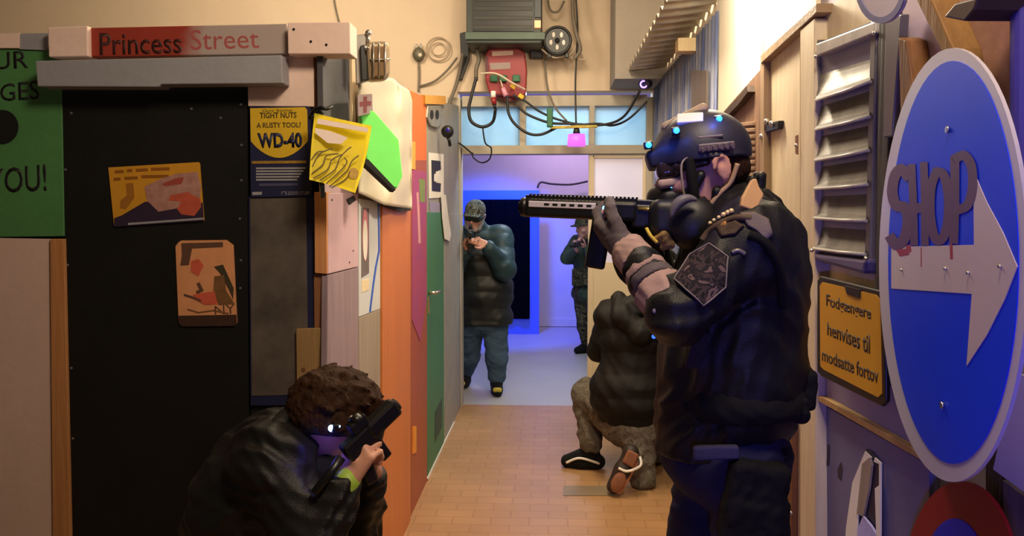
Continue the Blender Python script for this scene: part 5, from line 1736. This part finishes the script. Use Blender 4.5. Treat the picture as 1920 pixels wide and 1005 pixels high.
for i in range(6):
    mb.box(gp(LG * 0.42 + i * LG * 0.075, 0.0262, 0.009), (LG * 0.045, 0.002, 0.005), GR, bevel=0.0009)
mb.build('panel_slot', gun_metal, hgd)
MB().cyl(gp(LG - 0.005, 0, 0), gp(LG + 0.012, 0, 0), 0.026, 0.024, 24).cyl(gp(LG + 0.01, 0, 0), gp(LG + 0.018, 0, 0), 0.013, n=16).build('muzzle', gun_metal, rifle)
MB().box(gp(-0.035, 0, -0.012), (0.09, 0.036, 0.060), GR, bevel=0.006).box(gp(-0.02, 0, 0.02), (0.05, 0.03, 0.02), GR, bevel=0.004).build('receiver', gun_metal, rifle)
MB().cyl(gp(-0.002, 0.02, 0.006), gp(-0.046, 0.026, 0.006), 0.0045).build('charging_rod', brass, rifle)
MB().cyl(gp(-0.07, 0, 0.0), gp(-0.16, 0, -0.01), 0.015).box(gp(-0.17, 0, -0.03), (0.06, 0.032, 0.09), GR, bevel=0.010).build('stock', gun_metal, rifle)
MB().box(gp(-0.045, 0, -0.075), (0.034, 0.028, 0.09), GR @ Matrix.Rotation(0.3, 3, 'Y'), bevel=0.008).build('pistol_grip', gun_metal, rifle)
mb = MB().box(gp(LG * 0.33, 0, -0.085), (0.050, 0.030, 0.13), GR @ Matrix.Rotation(-0.12, 3, 'Y'), bevel=0.006)
mb.build('magazine', gun_metal, rifle)
mb = MB().box(gp(0.077, 0.032, 0.003), (0.026, 0.016, 0.020), GR, bevel=0.003)
slm = mb.build('side_lamp', gun_metal, rifle)
MB().sphere(gp(0.079, 0.0415, 0.004), (0.007, 0.003, 0.006), GR, 12).sphere(gp(0.070, 0.0415, 0.006), (0.0025, 0.002, 0.0025), GR, 8).build('lamp_lens', led_cyan, slm)
tag(MB().tube(spline([At(1212, 428, 1.93), At(1220, 442, 1.92), At(1232, 455, 1.92)], 5), 0.0045).build('yellow_cord', M('yellow cord', (220, 190, 70), 0.6)), 'short yellow cord on the chest behind the rifle stock', 'cord')
b = Blob(0.008)
b.chain([At(1232, 448, 1.93), At(1246, 440, 1.92), At(1256, 458, 1.92), At(1242, 464, 1.93)], [0.010, 0.012, 0.010, 0.008])
b.build('scarf', cloth('tan scarf', (150, 122, 74)), P1, 0.004, fold=0.005, fscale=60)
b = Blob(0.03)
b.ell(At(1200, 480, 2.08), (0.075, 0.05, 0.085), None)
b.cap(At(1190, 450, 2.12), At(1250, 560, 2.10), 0.055, 0.07)
b.build('chest_rig', black_gear, P1, 0.007, fold=0.006, fscale=25)

# ============ crouching person at the corner
J = dict(head=At(624, 788, 2.0), neck=At(560, 826, 2.0), chest=At(480, 925, 2.04), pelvis=At(452, 1230, 2.08),
         shr=At(512, 862, 1.90), shl=At(560, 850, 2.24), elr=At(590, 1035, 1.80), ell=At(668, 1040, 2.12),
         wrr=At(650, 905, 1.84), wrl=At(698, 884, 1.94), hipr=At(450, 1260, 1.98), hipl=At(470, 1260, 2.16),
         knr=At(660, 1180, 1.92), knl=At(690, 1200, 2.14), anr=At(560, 1500, 1.95), anl=At(600, 1490, 2.14))
J['anr'].z, J['anl'].z = 0.10, 0.10
J['toer'] = J['anr'] + Vector((0.15, 0.04, -0.07))
J['toel'] = J['anl'] + Vector((0.15, 0.04, -0.07))
hf = Vector((0.86, 0.44, -0.24))
hu = Vector((0.24, 0.08, 0.96))
P2 = person(J, 'person with brown hair crouching at the hut corner holding a pistol', 'person', 0, 0.005, hf, hu,
            {'r': (At(680, 846, 1.86) - J['wrr'], Vector((0.5, 0.75, 0.2)), 1, dict(curl=(48, 62, 40), s=0.98)),
             'l': (At(700, 832, 1.90) - J['wrl'], Vector((-0.75, -0.3, 0.25)), 1, dict(curl=(40, 60, 40), s=0.95))}, 1.0, None)
HR2 = frame(hf, hu)
h2 = lambda x, y, z: J['head'] + HR2 @ Vector((x, y, z))
b = Blob(0.02)
b.ell(h2(0, -0.014, 0.034), (0.089, 0.112, 0.104), HR2)
b.ell(h2(0, -0.072, 0.0), (0.064, 0.045, 0.045), HR2, 0.03)
b.ell(h2(0.0, 0.06, 0.075), (0.07, 0.05, 0.045), HR2, 0.03)
b.ell(h2(-0.078, -0.008, -0.006), (0.022, 0.04, 0.045), HR2)
rs = np.random.RandomState(4)
for i in range(60):
    u = rs.normal(size=3)
    u[2] = abs(u[2]) + 0.2
    u /= np.linalg.norm(u)
    base = Vector((u[0] * 0.084, -0.014 + u[1] * 0.106, 0.034 + u[2] * 0.098))
    tip = base + Vector((u[0] * 0.014 + rs.normal() * 0.012, 0.02 + rs.normal() * 0.012, rs.normal() * 0.008 + 0.006))
    b.cap(h2(*base), h2(*tip), 0.011, 0.004, 0.012)
b.cut(h2(0, 0.075, 0.03), HR2 @ Vector((0, 1, -0.7)))
b.cut(h2(0, 0.05, 0.0), HR2 @ Vector((0, 0.6, -1)))
b.cut(At(600, 799, 2.0), (0.10, 0, -1))
b.build('hair', hair_brown, P2, 0.004, fold=0.004, fscale=80, fdir=(1, 1, 1))
# goggle band with a small lamp
b = Blob(0.01)
b.ell(h2(0, -0.004, 0.0), (0.093, 0.113, 0.10), HR2)
b.cut(h2(0, 0, 0.008), HR2 @ Vector((0, -0.1, 1))).cut(h2(0, 0, -0.018), HR2 @ Vector((0, 0.1, -1)))
b.build('goggle_band', M('black band', (16, 15, 20), 0.5, 0.2, 20), P2, 0.004)
b = Blob(0.01)
b.box(h2(0, 0.095, -0.002), (0.078, 0.03, 0.036), HR2, 0.02)
gg2 = b.build('goggles', black_plastic, P2, 0.004)
lc = At(622, 803, 1.892)
light('head_light_glow', 'POINT', lc + Vector((-0.010, -0.035, -0.035)), 0.09, (0.12, 0.10, 1.0), 0.008)
MB().box(lc + Vector((0.004, 0.010, 0)), (0.034, 0.016, 0.022), HR2, bevel=0.004).build('lamp_housing', black_plastic, gg2)
MB().sphere(lc - Vector((0, 0.001, 0)), (0.009, 0.006, 0.009), seg=12).sphere(lc + Vector((0.018, 0.004, 0.004)), 0.003, seg=8).build('head_light', led_white, gg2)
# jacket
jk2 = cloth('black jacket with sheen', (20, 19, 18), 0.5, 0.3, 8, 0.2, 300, spec=0.35)
b = Blob(0.05)
torso_on(b, J, 1.12, 1.2, 0.06, False)
b.ell(At(482, 935, 2.05), (0.150, 0.215, 0.20), Matrix.Rotation(0.45, 3, 'Y'), 0.06)
b.ell(At(452, 1060, 2.06), (0.155, 0.205, 0.22), None, 0.06)
b.ell(At(448, 1180, 2.07), (0.16, 0.19, 0.15), None, 0.06)
b.ell(At(520, 820, 2.05), (0.075, 0.12, 0.075), None, 0.05)
b.cap(J['shr'], J['shl'], 0.090, 0.090, 0.06)
b.cap(J['shr'], J['elr'], 0.088, 0.066, 0.05).cap(J['elr'], J['wrr'].lerp(J['elr'], 0.12), 0.064, 0.044, 0.03)
b.cap(J['shl'], J['ell'], 0.088, 0.064, 0.05).cap(J['ell'], J['wrl'].lerp(J['ell'], 0.10), 0.060, 0.042, 0.03)
b.build('jacket', jk2, P2, 0.0065, fold=0.013, fscale=26, fdir=(1, 1, 1.1), seed=9)
b = Blob(0.012)
for i in range(11):
    t = i / 10
    p = At(536 - 20 * math.sin(PI * t), 778 + 66 * t, 1.95 - 0.06 * math.sin(PI * t))
    b.cap(p, p + Vector((0.012, 0.01, 0.006)), 0.018, 0.012)
b.build('collar', jk2, P2, 0.005)
b = Blob(0.03)
b.chain([At(565, 872, 1.93), At(592, 884, 1.92), At(625, 880, 1.95), At(655, 868, 2.0)], [0.028, 0.032, 0.030, 0.026])
b.build('neck_gaiter', black_gear, P2, 0.006, fold=0.005, fscale=40)
b = Blob(0.01)
b.cap(J['wrr'].lerp(J['elr'], 0.0), J['wrr'].lerp(J['elr'], 0.10), 0.036, 0.038)
b.build('cuff_band', M('lime wrist band', (150, 180, 60), 0.5), P2, 0.004)
# trousers and shoes, below the frame
b = Blob(0.03)
b.ell(J['pelvis'], (0.17, 0.18, 0.13), None, 0.05)
for s in 'lr':
    b.cap(J['hip' + s], J['kn' + s], 0.098, 0.075, 0.04).cap(J['kn' + s], J['an' + s], 0.075, 0.055, 0.03)
b.build('trousers', cloth('charcoal trousers', (44, 42, 44)), P2, 0.008, fold=0.007, fscale=22)
for s in 'lr':
    shoe_on(Blob(0.02), J['an' + s], J['toe' + s], 0, 0.044).build('shoe', black_gear, P2, 0.007)
# pistol
q0, q1 = At(652, 846, 1.84), At(741, 760, 1.93)
pf = (q1 - q0).normalized()
pl = Vector((0, 0, 1)).cross(pf).normalized()
pu = pf.cross(pl).normalized()
PR = Matrix((pf, pl, pu)).transposed()
pp = lambda s, l, u: q0 + pf * s + pl * l + pu * u
LPi = (q1 - q0).length
pist = empty('pistol', pp(0, 0, -0.1), 'black pistol with thick barrel shroud held by the crouching person', 'pistol')
MB().box(pp(LPi * 0.70, 0, 0.0), (LPi * 0.62, 0.040, 0.046), PR, bevel=0.009).build('barrel_shroud', gun_metal, pist)
MB().cyl(pp(LPi - 0.004, 0, 0), pp(LPi + 0.006, 0, 0), 0.017, n=18).build('muzzle', black_matte, pist)
MB().box(pp(LPi * 0.25, 0, -0.004), (LPi * 0.62, 0.034, 0.050), PR, bevel=0.006).build('receiver', gun_metal, pist)
MB().box(pp(LPi * 0.36, 0, 0.036), (0.05, 0.030, 0.032), PR, bevel=0.006).cyl(pp(LPi * 0.30, 0, 0.045), pp(LPi * 0.45, 0, 0.045), 0.015).build('sight', gun_metal, pist)
MB().sphere(pp(LPi * 0.36, 0.018, 0.05), 0.006).build('sight_screw', steel, pist)
MB().box(pp(LPi * 0.08, 0, -0.065), (0.036, 0.028, 0.095), PR @ Matrix.Rotation(0.25, 3, 'Y'), bevel=0.008).build('grip', gun_metal, pist)
MB().box(pp(LPi * 0.42, 0, -0.055), (0.030, 0.024, 0.07), PR, bevel=0.006).build('magazine', gun_metal, pist)
MB().tube([pp(-0.02, 0, -0.0), pp(-0.06, 0.0, -0.01), pp(-0.12, 0, -0.02)], 0.012).build('stock_rod', gun_metal, pist)

# ============ man in the doorway
YM = 6.98
J = dict(head=At(890, 404, 6.82), neck=At(893, 432, 6.92), chest=At(900, 490, YM), pelvis=At(905, 596, YM),
         shl=At(938, 446, YM), shr=At(858, 446, YM), ell=At(946, 505, 6.80), elr=At(850, 505, 6.80),
         wrl=At(912, 458, 6.66), wrr=At(876, 468, 6.64), hipl=At(928, 612, YM), hipr=At(882, 612, YM),
         knl=At(932, 672, 6.93), knr=At(880, 668, 7.10), anl=At(931, 730, 6.95), anr=At(872, 720, 7.2))
J['anl'].z, J['anr'].z = 0.09, 0.09
J['toel'] = J['anl'] + Vector((0.02, -0.16, -0.06))
J['toer'] = J['anr'] + Vector((-0.02, -0.16, -0.06))
hf, hu = Vector((-0.12, -0.95, -0.28)), Vector((0.12, -0.25, 1))
P3_ = person(J, 'person in puffer jacket and jeans aiming from behind the door frame', 'person', 0, 0.008, hf, hu,
             {'l': (Vector((-0.9, -0.25, 0.25)), Vector((-0.3, -0.9, 0.3)), -1, dict(curl=(45, 70, 45))),
              'r': (Vector((0.15, -0.2, 0.95)), Vector((0.6, -0.8, 0)), -1, dict(curl=(60, 75, 45)))})
hh = lambda x, y, z: J['head'] + frame(hf, hu) @ Vector((x, y, z))
R3 = frame(hf, hu)
teal = cloth('dark teal puffer', (32, 57, 64), 0.5, 0.15, 6, 0.15, 200, spec=0.4)
dkp = cloth('black olive puffer', (21, 25, 23), 0.5, 0.2, 6, 0.15, 200, spec=0.4)
b = Blob(0.06)
b.ell(J['chest'], (0.245, 0.19, 0.20), None)
b.ell(At(908, 545, YM), (0.262, 0.215, 0.26), None)
b.cap(At(890, 600, YM), At(925, 600, YM), 0.17, 0.175)
b.cut(At(905, 607, YM), (0, 0, -1))
b.build('jacket', dkp, P3_, 0.010, fold=0.008, fscale=14, quilt=(0.13, 0.010), seed=2)
b = Blob(0.04)
for s in 'lr':
    b.cap(J['sh' + s], J['el' + s], 0.112, 0.095).cap(J['el' + s], J['wr' + s].lerp(J['el' + s], 0.15), 0.085, 0.058)
b.cap(J['shl'], J['shr'], 0.10, 0.10)
b.cap(J['neck'] + Vector((0.0, 0.03, -0.03)), J['neck'] + Vector((0, 0.03, 0.03)), 0.095, 0.085)
b.build('jacket_sleeves', teal, P3_, 0.009, fold=0.006, fscale=14, quilt=(0.12, 0.007), seed=4)
b = Blob(0.03)
b.ell(J['pelvis'] + Vector((0, 0, -0.04)), (0.19, 0.16, 0.12), None, 0.05)
for s in 'lr':
    b.cap(J['hip' + s], J['kn' + s], 0.118, 0.098).cap(J['kn' + s], J['an' + s] + Vector((0, 0, 0.06)), 0.096, 0.080)
b.build('jeans', cloth('blue jeans', (62, 84, 104), 0.85, 0.15, 8), P3_, 0.009, fold=0.010, fscale=20, fdir=(1, 1, 1.8))
for s in 'lr':
    shoe_on(Blob(0.02), J['an' + s], J['toe' + s], 0, 0.048).cap(J['an' + s], J['an' + s] + Vector((0, 0, 0.05)), 0.055, 0.06).build('shoe', black_gear, P3_, 0.007)
    b = Blob(0.01)
    b.cap(J['toe' + s] + Vector((-0.02, -0.02, 0.035)), J['toe' + s] + Vector((0.02, -0.02, 0.035)), 0.022, 0.022)
    b.build('toe_cap', M('yellow toe cap', (176, 158, 50), 0.5), P3_, 0.005)
b = Blob(0.02)
b.ell(hh(0, -0.008, 0.050), (0.090, 0.112, 0.090), R3)
b.box(hh(0, 0.115, 0.035), (0.065, 0.045, 0.008), R3, 0.006, 0.02)
b.cut(hh(0, 0, 0.032), R3 @ Vector((0, 0, -1)))
b.build('cap', camo('grey cap cloth', [(70, 74, 66), (104, 108, 104), (52, 54, 46), (128, 130, 130), (60, 62, 54)], 18), P3_, 0.006)
b = Blob(0.02)
b.box(hh(0, 0.088, 0.006), (0.072, 0.03, 0.030), R3, 0.018)
b.cap(hh(0.085, -0.02, 0.01), hh(0.074, 0.07, 0.006), 0.014).cap(hh(-0.085, -0.02, 0.01), hh(-0.074, 0.07, 0.006), 0.014)
b.build('goggles', M('dark green goggles', (28, 38, 30), 0.25, 0.2), P3_, 0.006)
b = Blob(0.02)
b.cap(hh(0.074, 0.0, -0.0), hh(0.052, 0.035, -0.10), 0.022, 0.024).cap(hh(-0.074, 0.0, 0), hh(-0.052, 0.035, -0.10), 0.022, 0.024).ell(hh(0, 0.065, -0.105), (0.045, 0.035, 0.028), R3)
b.build('beard', M('grey beard', (150, 148, 146), 0.8, 0.2, 30, 0.4, 120), P3_, 0.006, fold=0.004, fscale=60)
r3 = empty('rifle', At(884, 446, 6.5), 'black rifle aimed at us by the person in the doorway', 'rifle')
ga, gb = At(884, 432, 6.88), At(880, 440, 6.30)
gd = (gb - ga).normalized()
R_ = rot_to(gd, (1, 0, 0))
MB().box(ga.lerp(gb, 0.45), (0.045, 0.06, 0.38), R_, bevel=0.008).build('receiver', gun_metal, r3)
MB().cyl(ga.lerp(gb, 0.7), gb, 0.018, n=16).build('barrel', gun_metal, r3)
MB().box(ga.lerp(gb, 0.45) + Vector((0, 0, 0.05)), (0.03, 0.03, 0.12), R_, bevel=0.006).build('sight', gun_metal, r3)
MB().box(ga.lerp(gb, 0.5) + Vector((-0.005, 0, -0.10)), (0.03, 0.05, 0.15), bevel=0.008).build('magazine', gun_metal, r3)

# ============ person in the far room, half hidden by the door leaf
YQ = 9.0
J = dict(head=At(1095, 425, 8.95), neck=At(1104, 446, 9.0), chest=At(1102, 480, YQ), pelvis=At(1100, 548, YQ),
         shl=At(1082, 454, 9.1), shr=At(1118, 454, 8.9), ell=At(1063, 484, 9.02), elr=At(1115, 490, 8.75),
         wrl=At(1082, 470, 8.82), wrr=At(1096, 462, 8.74), hipl=At(1092, 556, 9.06), hipr=At(1112, 556, 8.94),
         knl=At(1096, 610, 8.98), knr=At(1120, 612, 8.8), anl=At(1101, 652, 9.05), anr=At(1128, 655, 8.9))
J['anl'].z, J['anr'].z = 0.09, 0.09
J['toel'] = J['anl'] + Vector((-0.12, -0.10, -0.06))
J['toer'] = J['anr'] + Vector((-0.12, -0.10, -0.06))
hf, hu = Vector((-0.75, -0.62, -0.2)), Vector((-0.1, -0.1, 1))
P4 = person(J, 'person in camouflage aiming from behind the cream door leaf', 'person', 0, 0.009, hf, hu,
            {'l': (Vector((-0.3, -0.6, 0.5)), Vector((0.3, -0.2, 0.8)), 1, dict(curl=(45, 70, 45))),
             'r': (Vector((-0.6, -0.5, 0.3)), Vector((0, 0, 1)), -1, dict(curl=(45, 70, 45)))})
R4 = frame(hf, hu)
h4 = lambda x, y, z: J['head'] + R4 @ Vector((x, y, z))
b = Blob(0.05)
torso_on(b, J, 1.18, 1.25)
for s in 'lr':
    b.cap(J['sh' + s], J['el' + s], 0.085, 0.075, 0.04).cap(J['el' + s], J['wr' + s].lerp(J['el' + s], 0.15), 0.07, 0.045, 0.03)
b.cut(At(1100, 565, YQ), (0, 0, -1))
b.build('jacket', cloth('green field jacket', (62, 78, 66), 0.8, 0.25, 8), P4, 0.009, fold=0.010, fscale=18)
b = Blob(0.03)
b.ell(J['pelvis'], (0.17, 0.14, 0.13), None, 0.05)
for s in 'lr':
    b.cap(J['hip' + s], J['kn' + s], 0.105, 0.085).cap(J['kn' + s], J['an' + s], 0.082, 0.065)
b.build('trousers', camo_green, P4, 0.009, fold=0.010, fscale=20)
b = Blob(0.02)
b.box(At(1084, 520, 8.90), (0.07, 0.05, 0.10), None, 0.02).box(At(1104, 518, 8.84), (0.07, 0.05, 0.10), None, 0.02)
b.build('pouch', camo_green, P4, 0.008)
for s in 'lr':
    shoe_on(Blob(0.02), J['an' + s], J['toe' + s], 0, 0.045).build('boot', black_gear, P4, 0.008)
b = Blob(0.02)
b.ell(h4(0, -0.008, 0.045), (0.092, 0.112, 0.092), R4)
b.box(h4(0, 0.11, 0.035), (0.06, 0.045, 0.008), R4, 0.006)
b.cut(h4(0, 0, 0.02), R4 @ Vector((0, 0, -1)))
b.build('cap', camo_green, P4, 0.007)
r4 = empty('rifle', At(1075, 455, 8.7), 'dark rifle held by the camouflaged person in the far room', 'rifle')
ga, gb = At(1100, 452, 8.86), At(1070, 462, 8.46)
R_ = rot_to(gb - ga, (0, 0, 1))
MB().box(ga.lerp(gb, 0.4), (0.06, 0.045, 0.34), R_, bevel=0.008).build('receiver', gun_metal, r4)
MB().cyl(ga.lerp(gb, 0.6), gb, 0.016, n=14).build('barrel', gun_metal, r4)

# ============ kneeling person with a hooded jacket, seen from behind
YK = 4.70
J = dict(head=At(1210, 512, 4.78), neck=At(1200, 560, 4.74), chest=At(1192, 640, 4.72), pelvis=At(1188, 785, YK),
         shl=At(1146, 592, 4.74), shr=At(1246, 592, 4.70), ell=At(1128, 655, 4.95), elr=At(1262, 660, 4.95),
         wrl=At(1160, 610, 5.15), wrr=At(1225, 600, 5.15), hipl=At(1160, 800, 4.72), hipr=At(1214, 800, 4.68),
         knl=At(1098, 735, 4.98), knr=At(1226, 850, 5.02), anl=At(1108, 855, 4.88), anr=At(1186, 868, 4.52))
J['knr'].z = 0.075
J['anl'].z = 0.11
J['anr'] = Vector((At(1186, 868, 4.50).x, 4.50, 0.17))
J['toel'] = J['anl'] + Vector((-0.15, 0.02, -0.075))
J['toer'] = Vector((At(1160, 935, 4.40).x, 4.41, 0.03))
hf, hu = Vector((-0.2, 0.97, -0.1)), Vector((0, 0.1, 1))
P5 = person(J, 'person in hooded black puffer jacket kneeling with back to us', 'person', 0, 0.008, hf, hu,
            {'l': (Vector((0.5, 0.6, 0.3)), Vector((0.3, 0, 0.9)), 1, dict(curl=(45, 70, 45))),
             'r': (Vector((-0.2, 0.8, 0.3)), Vector((-0.5, 0, 0.8)), -1, dict(curl=(45, 70, 45)))})
dkb = cloth('black brown puffer', (21, 18, 16), 0.65, 0.2, 6, 0.2, 200, spec=0.25)
b = Blob(0.06)
b.ell(At(1188, 640, 4.72), (0.195, 0.17, 0.22), None)
b.ell(At(1184, 735, 4.70), (0.245, 0.20, 0.24), None)
b.cap(J['shl'], J['shr'], 0.085, 0.085)
for s in 'lr':
    b.cap(J['sh' + s], J['el' + s], 0.085, 0.075).cap(J['el' + s], J['wr' + s].lerp(J['el' + s], 0.15), 0.07, 0.05)
b.cut(At(1184, 812, YK), (0.06, 0, -1))
b.build('jacket', dkb, P5, 0.008, fold=0.008, fscale=16, quilt=(0.13, 0.010), seed=6)
b = Blob(0.03)
b.chain([At(1160, 560, 4.68), At(1166, 592, 4.58), At(1200, 625, 4.54), At(1240, 600, 4.58), At(1246, 560, 4.66)], [0.045, 0.055, 0.062, 0.055, 0.045])
b.ell(At(1200, 575, 4.64), (0.11, 0.07, 0.08), None)
b.build('hood', dkb, P5, 0.008, fold=0.010, fscale=24)
b = Blob(0.02)
b.ell(J['head'] + Vector((0, -0.01, 0.035)), (0.095, 0.115, 0.10), None)
b.cut(J['head'] + Vector((0, 0, 0.0)), (0, 0.5, -1))
b.build('cap', black_gear, P5, 0.007)
b = Blob(0.03)
b.ell(J['pelvis'] + Vector((0, 0, -0.04)), (0.19, 0.16, 0.13), None, 0.05)
b.cap(J['hipl'], J['knl'], 0.105, 0.085).cap(J['knl'], J['anl'] + Vector((0, 0, 0.05)), 0.085, 0.072)
b.cap(J['hipr'], J['knr'], 0.105, 0.080).cap(J['knr'] + Vector((0, 0, 0.01)), J['anr'] + Vector((0.01, 0.05, 0)), 0.080, 0.078)
b.cap(At(1196, 830, 4.62), At(1205, 895, 4.56), 0.095, 0.080)
b.build('trousers', camo_grey, P5, 0.008, fold=0.014, fscale=22, seed=8)
sh = shoe_on(Blob(0.02), J['anl'], J['toel'], 0, 0.046).cap(J['anl'], J['anl'] + Vector((0, 0, 0.10)), 0.052, 0.050)
s1 = sh.build('shoe', black_gear, P5, 0.006)
mb = MB().tube(spline([J['toel'] + Vector((-0.005, -0.037, 0.004)), J['toel'].lerp(J['anl'], 0.5) + Vector((0, -0.052, 0.005)), J['anl'] + Vector((0.03, -0.052, -0.055)), J['anl'] + Vector((0.06, -0.03, -0.075))], 6), 0.008)
mb.build('shoe_stripe', paper_white, s1)
# the right shoe stands on its toes, sole towards us
hl = At(1184, 852, 4.42)
tt = At(1152, 938, 4.38)
tt.z = max(tt.z, 0.045)
b = Blob(0.02)
sd = (tt - hl).normalized()
b.cap(hl + Vector((0, 0.035, 0)), hl.lerp(tt, 0.5) + Vector((0, 0.035, 0)), 0.040, 0.044)
b.cap(hl.lerp(tt, 0.5) + Vector((0, 0.035, 0)), tt + Vector((0, 0.035, 0.005)), 0.048, 0.042)
b.cap(hl + Vector((0, 0.04, 0)), J['anr'] + Vector((0, 0.04, 0.02)), 0.044, 0.05)
s2 = b.build('shoe', M('dark brown shoe', (42, 30, 26), 0.6, 0.2, 20), P5, 0.006)
b = Blob(0.012)
b.box(hl.lerp(tt, 0.10) + Vector((0.004, -0.012, 0)), (0.036, 0.012, 0.042), rot_to(-sd, (1, 0, 0)), 0.012)
b.build('heel_patch', M('orange brown sole', (126, 78, 50), 0.7, 0.2, 20), s2, 0.005)
b = Blob(0.012)
b.ell(hl.lerp(tt, 0.78) + Vector((0, -0.014, 0)), (0.040, 0.014, 0.062), rot_to(-sd, (1, 0, 0)))
b.build('sole_patch', M('orange brown sole', (150, 92, 56)), s2, 0.005)
mb = MB().tube(spline([hl + Vector((0.050, 0.02, -0.02)), hl + Vector((0.050, -0.012, -0.06)), hl.lerp(tt, 0.45) + Vector((0.02, -0.020, 0.0)), hl.lerp(tt, 0.42) + Vector((-0.035, -0.016, 0.01))], 6), 0.008)
mb.build('shoe_stripe', paper_white, s2)
